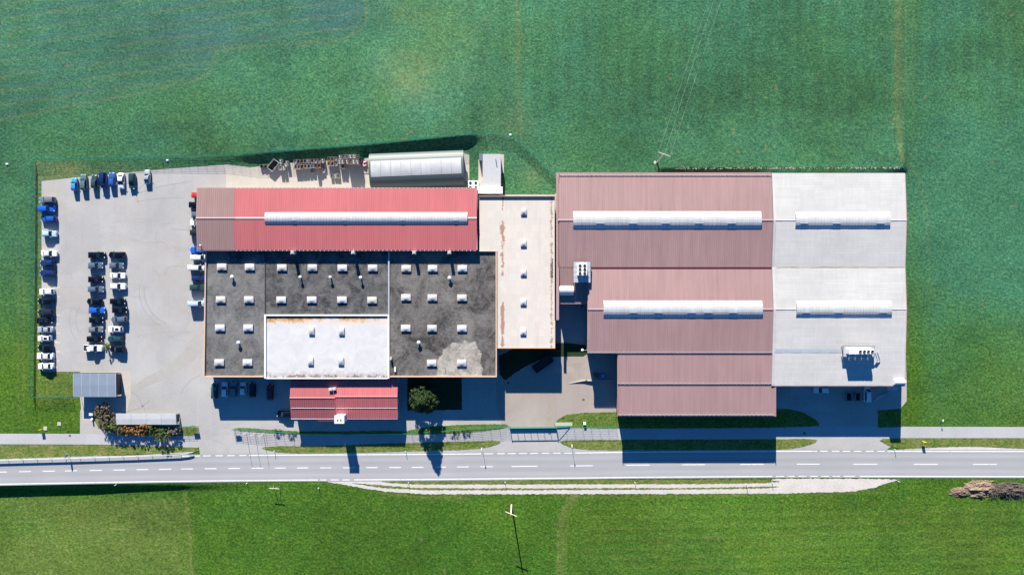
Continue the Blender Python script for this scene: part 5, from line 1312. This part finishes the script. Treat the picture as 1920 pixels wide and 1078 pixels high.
car('van', 'white', 1626, 739, 'U', 30, 'white van in deep shade below the grey hall', 'vehicles below the grey hall')

# ------------------------------------------------------------------ yard clutter
def skip_bin(label, px, py, L, Wd, hh, ang, mat, z=0.0, cat='skip', fill=None):
    c = P(px, py, hh); th = thing('waste_skip', label, cat, (c[0], c[1], z+.012), ang)
    for nm, bb in (('side', (-L/2, L/2, -Wd/2, -Wd/2+.08)), ('side', (-L/2, L/2, Wd/2-.08, Wd/2)), ('end', (-L/2, -L/2+.08, -Wd/2+.081, Wd/2-.081)), ('end', (L/2-.08, L/2, -Wd/2+.081, Wd/2-.081))): MB().box(*bb, .12, hh).local(nm, mat, th)
    MB().box(-L/2+.081, L/2-.081, -Wd/2+.081, Wd/2-.081, .12, .2).local('floor', M['dark'], th)
    for x in (-L*.35, L*.35): MB().box(x-.1, x+.1, -Wd/2+.1, Wd/2-.1, 0, .119).local('skid', M['dark'], th)
    if fill:
        mb = MB(); r = random.Random(int(px))
        for k in range(16):
            x, y = r.uniform(-L*.38, L*.38), r.uniform(-Wd*.36, Wd*.36); s_ = r.uniform(.1, .3); mb.box(x-s_, x+s_, y-s_*.6, y+s_*.6, .2, .2+r.uniform(.1, hh*.5))
        mb.local('scrap', fill, th)
    return th
ang = math.atan2(-140, -115)
skip_bin('large open skip standing askew at the end of the crate yard', 511.6, 309.9, 3.1, 1.95, 1.2, ang, M['steel'], fill=M['rust'])
skip_bin('small dark tub furthest from the crates in the yard', 490.5, 312, 1.0, .75, .8, .55, M['wood_dk'], cat='tub'); skip_bin('small dark tub next to the large open skip', 498, 312.5, 1.05, .75, .8, .55, M['wood_dk'], cat='tub')
skip_bin('dark open skip in shade by the wall of the cream wing', 1018, 682, 6.0, 2.3, 1.5, math.radians(35), M['dark'], fill=M['rust'])
skip_bin('dark open skip in shade beside the white van', 1592.5, 744, 2.2, 1.5, 1.2, math.pi/2, M['sheet_blue'], fill=M['dark']); skip_bin('dark open skip between the shaded skip and the white van', 1609, 744, 2.2, 1.4, 1.2, math.pi/2, M['sheet_blue'], fill=M['dark'])
# crates
cr = MB(); cw_, cl_, chh = .80, 1.12, .72
for bb in ((-cw_/2, cw_/2, -cl_/2, -cl_/2+.05), (-cw_/2, cw_/2, cl_/2-.05, cl_/2), (-cw_/2, -cw_/2+.05, -cl_/2+.051, cl_/2-.051), (cw_/2-.05, cw_/2, -cl_/2+.051, cl_/2-.051)): cr.box(*bb, .12, chh)
cr.box(-cw_/2+.051, cw_/2-.051, -cl_/2+.051, cl_/2-.051, .12, .16)
for x in (-cw_*.38, 0, cw_*.38): cr.box(x-.05, x+.05, -cl_/2+.02, cl_/2-.02, 0, .118)
crate_me = cr.mesh('crate', M['wood'])
def fill_mesh(seed, mat, hgt):
    r = random.Random(seed); mb = MB()
    for k in range(9):
        x, y = r.uniform(-.24, .24), r.uniform(-.38, .38); a_, b_ = r.uniform(.06, .13), r.uniform(.06, .16); mb.box(x-a_, x+a_, y-b_, y+b_, .162, .162+hgt*r.uniform(.5, 1))
    return mb.mesh('contents', mat)
FILL = {'orange castings': fill_mesh(1, worn('orange castings', (.42, .17, .03), .7, amt=.3, sc=4), .4), 'brown castings': fill_mesh(2, M['rust'], .4), 'grey castings': fill_mesh(3, M['steel'], .42), 'pale sacks': fill_mesh(4, worn('pale sacking', (.5, .47, .43), .9, amt=.15), .55), 'dark scrap': fill_mesh(5, M['dark'], .3), 'planks': fill_mesh(6, M['wood'], .5)}
crate_mats = [M['wood'], worn('greyed wood', (.30, .27, .24), .9, amt=.2, sc=3), worn('pale crate wood', (.40, .35, .29), .9, amt=.15, sc=3), M['steel']]
LV = ('bottom', 'second lowest', 'third lowest')
def Q(x, y): return 480+x/8.727, 270+y/8.727
groups = [
 ('beside it', [('upper row', [(405, 285, 2, 'pale sacks'), (505, 310, 2, 'pale sacks')]), ('lower row', [(395, 395, 2, 'grey castings'), (455, 392, 2, 'pale sacks')])]),
 ('of middle block', [
  ('top row', [(638, 290, 1, 'grey castings'), (690, 290, 1, 'dark scrap'), (745, 288, 2, 'orange castings'), (800, 286, 2, 'brown castings'), (855, 282, 2, 'pale sacks'), (920, 282, 2, 'brown castings'), (978, 278, 2, 'grey castings'), (1035, 275, 2, 'grey castings'), (1095, 275, 2, 'pale sacks')]),
  ('second row', [(645, 380, 2, 'orange castings'), (697, 380, 2, 'orange castings'), (752, 376, 2, 'dark scrap'), (805, 370, 2, 'brown castings'), (862, 368, 2, 'dark scrap'), (920, 362, 2, 'planks'), (975, 360, 3, 'brown castings'), (1035, 360, 2, 'orange castings'), (1105, 365, 1, 'grey castings')]),
  ('bottom row', [(920, 440, 1, 'planks'), (1105, 440, 1, 'grey castings')])]),
 ('beside tall stacks', [
  ('top row', [(1187, 250, 2, 'orange castings'), (1248, 250, 2, 'brown castings'), (1300, 245, 2, 'grey castings')]), ('second row', [(1190, 330, 2, 'orange castings'), (1248, 325, 2, 'dark scrap'), (1310, 325, 2, 'grey castings')]),
  ('bottom row', [(1240, 530, 1, 'planks'), (1300, 525, 1, 'pale sacks'), (1350, 525, 1, 'planks')])]),
 ('of tall stacks', [
  ('top row', [(1375, 215, 3, 'pale sacks'), (1428, 215, 3, 'planks'), (1485, 210, 4, 'planks'), (1545, 205, 4, 'pale sacks'), (1605, 205, 4, 'pale sacks'), (1662, 210, 4, 'planks')]),
  ('second row', [(1365, 290, 3, 'pale sacks'), (1420, 290, 3, 'pale sacks'), (1490, 288, 4, 'pale sacks'), (1545, 290, 4, 'planks'), (1600, 290, 4, 'pale sacks'), (1660, 290, 4, 'pale sacks')]), ('bottom row', [(1420, 365, 2, 'planks')])])]
for gname, rws in groups:
    for rname, lst in rws:
        for k, (x, y, n, fl_) in enumerate(lst):
            zt_ = n*chh; px, py = Q(x, y); c = P(px, py, zt_)
            for lev in range(n):
                m_ = rng.choice(crate_mats)
                o = link_mesh('wooden_crate', crate_me, None, (c[0]+rng.uniform(-.03, .03), c[1]+rng.uniform(-.03, .03), .012+lev*(chh+.002)), (0, 0, rng.uniform(-.05, .05)), m_)
                if lev == n-1:
                    tag(o, f'open crate of {fl_}, {ORD[k]} from the skip, {rname} {gname}', 'crate', 'top crates in the crate yard'); link_mesh('contents', FILL[fl_], o)
                else: tag(o, f'{LV[lev]} crate of {ORD[k]} stack from the skip, {rname} {gname}', 'crate', f'lower crates {gname}')
c = P(*Q(1740, 245), .8); th = thing('round_tub', 'round turquoise tub between the tall crates and the shed', 'tub', (c[0], c[1], .012))
m_ = MB(); m_.tube((0, 0, 0), (0, 0, .8), .42, .5, 14, False); m_.tube((0, 0, .8), (0, 0, .15), .46, .36, 14, False); m_.local('shell', plain('turquoise plastic', (.02, .33, .27), .5), th)
m_ = MB(); m_.tube((0, 0, 0), (0, 0, .15), .36, .37, 14); m_.local('bottom', plain('turquoise floor', (.25, .45, .4), .5), th)
c = P(*Q(1775, 320), .7)
th = thing('scrap_cage', 'red framed cage of white scrap between the tall crates and the shed', 'cage', (c[0], c[1], .012), .05)
for a_, b_ in (((-.7, -.8), (-.7, .8)), ((.7, -.8), (.7, .8)), ((-.7, -.8), (.7, -.8)), ((-.7, .8), (.7, .8))):
    for z in (.1, .9): MB().bar((a_[0], a_[1], z), (b_[0], b_[1], z), .09, .09).local('frame_rail', plain('red frame', (.4, .03, .04), .5), th)
m_ = MB(); r_ = random.Random(3)
for k in range(16):
    x, y = r_.uniform(-.5, .5), r_.uniform(-.6, .6); s_ = r_.uniform(.1, .25); m_.box(x-s_, x+s_, y-s_, y+s_, .12, r_.uniform(.3, .95))
m_.local('scrap', M['wall_white'], th)
# goods beside the brown hall
c = P(1131, 704, .6); th = thing('wrapped_goods', 'blue wrapped goods on the shaded apron by the brown hall', 'goods', (c[0], c[1], .01)); MB().box(-.7, .7, -.6, .6, 0, .14).local('pallet', M['wood_dk'], th)
m_ = MB(); m_.dome((0, 0, .14), .75, .65, .8, 9, 3); m_.dome((.2, .25, .5), .4, .35, .5, 7, 3); m_.local('wrapping', M['tarp_blue'], th)
c = P(1118, 703, .4); th = thing('loaded_pallet', 'dark loaded pallet beside the blue wrapped goods', 'pallet', (c[0], c[1], .01)); MB().box(-.8, .8, -.6, .6, 0, .14).local('deck', M['wood_dk'], th)
for k in range(4): MB().box(-.75+k*.38, -.42+k*.38, -.55, .55, .142, .75+.04*(k % 2)).local('carton', M['wood_dk'], th)
# low ramp wall
th = thing('ramp_wall', 'low pale ramp wall across the sunny apron', 'wall', P(1090, 717))
wp = [(1067, 718.5), (1082, 715.5), (1095, 713), (1106, 713), (1148, 713)]
for k, (a_, b_) in enumerate(zip(wp, wp[1:])):
    h0, h1 = .06+.18*k, .06+.18*(k+1); A_, B_ = P(*a_), P(*b_); d = (Vector(B_)-Vector(A_)).normalized(); u = Vector((-d.y, d.x, 0))*.11
    mb = MB(); n = 0
    vs = [Vector(A_)-u, Vector(B_)-u, Vector(B_)+u, Vector(A_)+u]
    mb.v = [tuple(v) for v in vs]+[(vs[0].x, vs[0].y, h0), (vs[1].x, vs[1].y, h1), (vs[2].x, vs[2].y, h1), (vs[3].x, vs[3].y, h0)]
    mb.f = [(3,2,1,0),(4,5,6,7),(0,1,5,4),(1,2,6,5),(2,3,7,6),(3,0,4,7)]; mb.build('wall_segment', M['concrete'], th)
# round white lamp and flue on the brown hall's corner
c = P(1092, 656.5, 4.2); th = thing('yard_lamp', 'round white yard lamp on the corner of the brown hall', 'lamp', (c[0], c[1], 4.0)); MB().dome((c[0], c[1], 4.1), .38, .38, .3, 12, 3).build('lamp_head', M['white'], th); MB().bar((c[0]+.35, c[1], 4.05), (x2+.42, c[1], 4.05), .1, .1).build('bracket', M['steel'], th)
c = P(1090.5, 574, 5.5); th = thing('exhaust_duct', 'round steel exhaust duct on the shaded wall between the roofs', 'duct', (c[0], c[1], 0)); m_ = MB(); m_.tube((c[0], c[1], .2), (c[0], c[1], 5.6), .36, .36, 14, False); m_.tube((c[0], c[1], 5.6), (c[0], c[1], 3.0), .31, .31, 14, False); m_.build('duct', M['steel_lt'], th)
MB().box(c[0]-.2, c[0]+.2, c[1]+.3, -4.22, 5.0, 5.2).build('bracket', M['steel'], th)
# boards in the shade of the grey hall
for k in range(5):
    a_ = P(1648+k*5.2, 742-k*1.5, .3); b_ = P(1640+k*5.2, 752-k*3, .3); tag(MB().bar((a_[0], a_[1], .13), (b_[0], b_[1], .13), .3, .22).build('timber_beam', M['sheet_pale']), f'pale timber beam in deep shade, {ORD[k]} of five from the white van', 'beam', 'beams below the grey hall')
c = P(1672, 728, 2); th = thing('lean_to_canopy', 'small translucent canopy under the eave of the grey hall', 'canopy', (c[0], c[1], 0))
for k in range(2): MB().box(c[0]-1.4+k*1.45, c[0]-.02+k*1.45, c[1]-.5, c[1]+1.4, 2.3, 2.35).build('sheet', M['sheet_pale'], th)
for dx_ in (-1.3, 1.3): MB().tube((c[0]+dx_, c[1]-.4, 0), (c[0]+dx_, c[1]-.4, 2.3), .05).build('post', M['steel'], th)

# ------------------------------------------------------------------ vegetation
def leaves(centers, n_per, rad, size, seed, flat=.6):
    r = np.random.RandomState(seed); k = len(centers)
    Cc = np.array([c[:3] for c in centers]); cr_ = np.array([c[3] if len(c) > 3 else rad for c in centers])
    n = k*n_per
    dirv = r.normal(size=(n, 3)); dirv /= np.linalg.norm(dirv, axis=1)[:, None]
    pos = np.repeat(Cc, n_per, 0)+dirv*(r.rand(n)**.45*np.repeat(cr_, n_per))[:, None]*np.array([1, 1, flat])
    nrm = dirv*.8+r.normal(size=(n, 3))*.5+np.array([0, 0, .5]); nrm /= np.linalg.norm(nrm, axis=1)[:, None]
    u = np.cross(nrm, r.normal(size=(n, 3))); u /= np.linalg.norm(u, axis=1)[:, None]; v = np.cross(nrm, u)
    s = size*(.6+.8*r.rand(n))[:, None]
    V = np.stack([pos-u*s, pos+v*s*.6, pos+u*s, pos-v*s*.6], 1).reshape(-1, 3)
    tone = np.clip(np.repeat(r.rand(k), n_per)*.7+r.rand(n)*.3, 0, 1)
    return V, tone
def crown_obj(V, tone, mat, parent, name='crown'):
    n = len(V)//4; me = bpy.data.meshes.new(name); o0 = W[parent.name]
    me.vertices.add(4*n); me.vertices.foreach_set('co', (V-np.array(o0)).astype(np.float32).ravel())
    me.loops.add(4*n); me.loops.foreach_set('vertex_index', np.arange(4*n, dtype=np.int32))
    me.polygons.add(n); me.polygons.foreach_set('loop_start', np.arange(0, 4*n, 4, dtype=np.int32)); me.polygons.foreach_set('loop_total', np.full(n, 4, np.int32)); me.update(calc_edges=True)
    ca = me.color_attributes.new('leaf', 'FLOAT_COLOR', 'POINT'); t4 = np.repeat(tone, 4); ca.data.foreach_set('color', np.stack([t4, t4, t4, np.ones_like(t4)], -1).astype(np.float32).ravel())
    me.materials.append(mat); return link_mesh(name, me, parent)
L_CON = leaf_mat('conifer foliage', [(.006, .018, .005), (.017, .038, .008), (.042, .060, .012)])
L_GRN = leaf_mat('green shrub foliage', [(.025, .05, .014), (.07, .105, .022), (.15, .165, .045)])
L_ORG = leaf_mat('autumn orange foliage', [(.09, .05, .016), (.24, .115, .032), (.36, .19, .055)])
L_BRN = leaf_mat('brown twiggy foliage', [(.05, .04, .03), (.13, .095, .06), (.20, .155, .09)])
L_GRY = leaf_mat('grey twiggy foliage', [(.06, .05, .05), (.14, .115, .10), (.2, .17, .15)])
L_LIM = leaf_mat('bright green foliage', [(.03, .06, .01), (.08, .13, .02), (.13, .18, .03)])
b = P(797, 745); th = thing('conifer_tree', 'dark green conifer tree standing beside the red office', 'tree', (b[0], b[1], 0))
MB().tube((b[0], b[1], -.2), (b[0], b[1], 8.9), .26, .04, 8).build('trunk', M['bark'], th)
r = random.Random(5); cs = []
for k in range(260):
    t_ = r.random()**1.1; zc = 1.0+t_*8.2
    R_ = 4.15*min(1, .8+t_*1.4)*(1 if t_ < .48 else max(.05, (1-(t_-.48)/.52))**.85)
    a_ = r.random()*2*math.pi; q = R_*(.55+.42*r.random()); cs.append((b[0]+q*math.cos(a_), b[1]+q*math.sin(a_), zc-.15*q, .42+.33*r.random()))
    if k % 6 == 0: MB().tube((b[0], b[1], zc), (b[0]+q*.9*math.cos(a_), b[1]+q*.9*math.sin(a_), zc-.15*q), .07, .02, 5, False).build('limb', M['bark'], th)
for k in range(10): cs.append((b[0]+r.gauss(0, .12), b[1]+r.gauss(0, .12), 8.2+k*.15, .32-.024*k))
V, tn = leaves(cs, 75, .6, .17, 8); crown_obj(V, tn, L_CON, th)
def shrub(label, px, py, rx, ry, h, mat, seed, n=40, per=42, size=.11, name='shrub', group='hedge shrubs', bare=False):
    b = P(px, py, h*.6); th = thing(name, label, 'shrub', (b[0], b[1], 0), 0, group); r = random.Random(seed); cs = []
    mb = MB()
    for k in range(7):
        a_ = r.random()*6.28; q = r.random()*.8; mb.tube((b[0]+.1*math.cos(a_), b[1]+.1*math.sin(a_), -.05), (b[0]+rx*q*math.cos(a_), b[1]+ry*q*math.sin(a_), h*(.6+.35*r.random())), .05, .012, 5, False)
    mb.build('stems', M['bark'], th)
    for k in range(n):
        a_ = r.random()*6.28; q = r.random()**.6; zc = h*(.25+.68*r.random()*math.sqrt(max(0, 1-q*q*.75))); cs.append((b[0]+rx*q*math.cos(a_), b[1]+ry*q*math.sin(a_), zc, .2+.26*r.random()))
    V, tn = leaves(cs, per, .4, size, seed); crown_obj(V, tn, mat, th)
for k, (lab, px, py, rx, ry, h, mt) in enumerate((
  ('reddish brown shrub nearest the blue shelter', 192, 772, 1.9, 2.2, 2.9, L_BRN), ('brown shrub at the wide end of the hedge', 199, 789, 2.1, 2.0, 2.8, L_BRN), ('green brown shrub at the lower wide end of the hedge', 210, 801, 1.9, 1.6, 2.6, L_GRN), ('olive shrub between the brown and the orange shrubs', 224, 806, 1.5, 1.2, 2.3, L_BRN),
  ('rusty orange shrub next to the olive shrub', 240, 804, 1.6, 1.5, 2.5, L_ORG), ('bright orange shrub in the middle of the hedge', 263, 806, 1.9, 1.6, 2.5, L_ORG), ('orange sprigs against the bicycle shed roof', 271, 797, 1.6, .7, 2.7, L_ORG), ('green shrub beside the bright orange shrub', 285, 804, 1.3, 1.4, 2.4, L_GRN),
  ('large green shrub near the exit end of the hedge', 303, 815, 2.2, 1.9, 2.6, L_GRN), ('grey twiggy shrub at the exit end of the hedge', 325, 809, 1.4, 1.4, 2.3, L_GRY))):
    shrub(lab, px, py, rx*1.3, ry*1.25, h*1.05, mt, 30+k, n=80 if rx > 1.5 else 56)
shrub('small bright green bush between the white pickup and a black car', 198, 650, .95, .95, 2.3, L_LIM, 77, 26, 46, .09, 'bush', None)
for k, (x, y, lab) in enumerate(((520, 808, 'weedy bush under the fence beside the last flag pole'), (545, 810, 'weedy bush where the fence meets the office shade'), (872, 806, 'low bush on the fence between tree and gate'), (850, 808, 'low bush on the fence nearest the tree shadow'))):
    shrub(lab, x, y, 1.5, .55, 1.2, L_GRN, 90+k, 20, 30, .08, 'weed_bush', 'bushes along the gate fence')
# earth heap and brushwood at the far end of the lane
def heap(name, label, px, py, rx, ry, h, mat, seed):
    c = P(px, py); r = np.random.RandomState(seed); n = 80
    g = np.linspace(-1, 1, n+1); U, Vv = np.meshgrid(g, g)
    q = np.hypot(U, Vv)
    w = np.clip(1-q**1.6*(.6+1.0*fbm(U*2.2+5, Vv*2.2+5, seed, 3)), 0, 1)
    zz = h*w**.8*(.15+1.5*fbm(U*3.5+9, Vv*3.5+3, seed)**1.3)+.30*(w > 0)*(fbm(U*14+7, Vv*11+2, seed+3, 3)-.35)+.10*(r.rand(n+1, n+1)-.5)*(w > 0)
    zz = np.where(w > 0, zz, -.25)
    mb = MB(); mb.v = [(c[0]+a*rx*1.15, c[1]+b_*ry*1.15, z-.06) for a, b_, z in zip(U.ravel(), Vv.ravel(), zz.ravel())]
    for j in range(n):
        for i_ in range(n): mb.f.append((j*(n+1)+i_, j*(n+1)+i_+1, (j+1)*(n+1)+i_+1, (j+1)*(n+1)+i_))
    return tag(mb.build(name, mat), label, 'heap')
heap('earth_heap', 'brown dug earth heap beside the road end of the lane', 1838, 917, 4.4, 2.3, .8, M['dirt'], 12)
heap('earth_heap', 'small spill of earth in front of the brown heap', 1801, 922, 2.9, 1.3, .45, M['dirt'], 14)
c = P(1888, 919); r = random.Random(9); mb = MB()
for k in range(900):
    x, y = r.uniform(-5.2, 6.5), r.gauss(0, 1.1); a_ = r.random()*6.28; l_ = r.uniform(.3, 1.0); z = max(.05, .75*(1-(y/2.6)**2)*r.random())
    mb.tube((c[0]+x, c[1]+y, z), (c[0]+x+l_*math.cos(a_), c[1]+y+l_*math.sin(a_), z+r.uniform(-.1, .5)), r.uniform(.015, .045), .01, 4, False)
bw = mb.build('brushwood_pile', worn('grey brushwood', (.115, .095, .08), .9, amt=.5, sc=2.0), None); tag(bw, 'long grey brushwood pile next to the brown earth heap', 'brushwood', kind='stuff')
heap('earth_heap', 'dark litter mound beneath the brushwood pile', 1892, 918, 5.6, 1.9, .9, worn('dark litter', (.075, .06, .05), .95, amt=.5, sc=2.0, bumps=.8), 19)
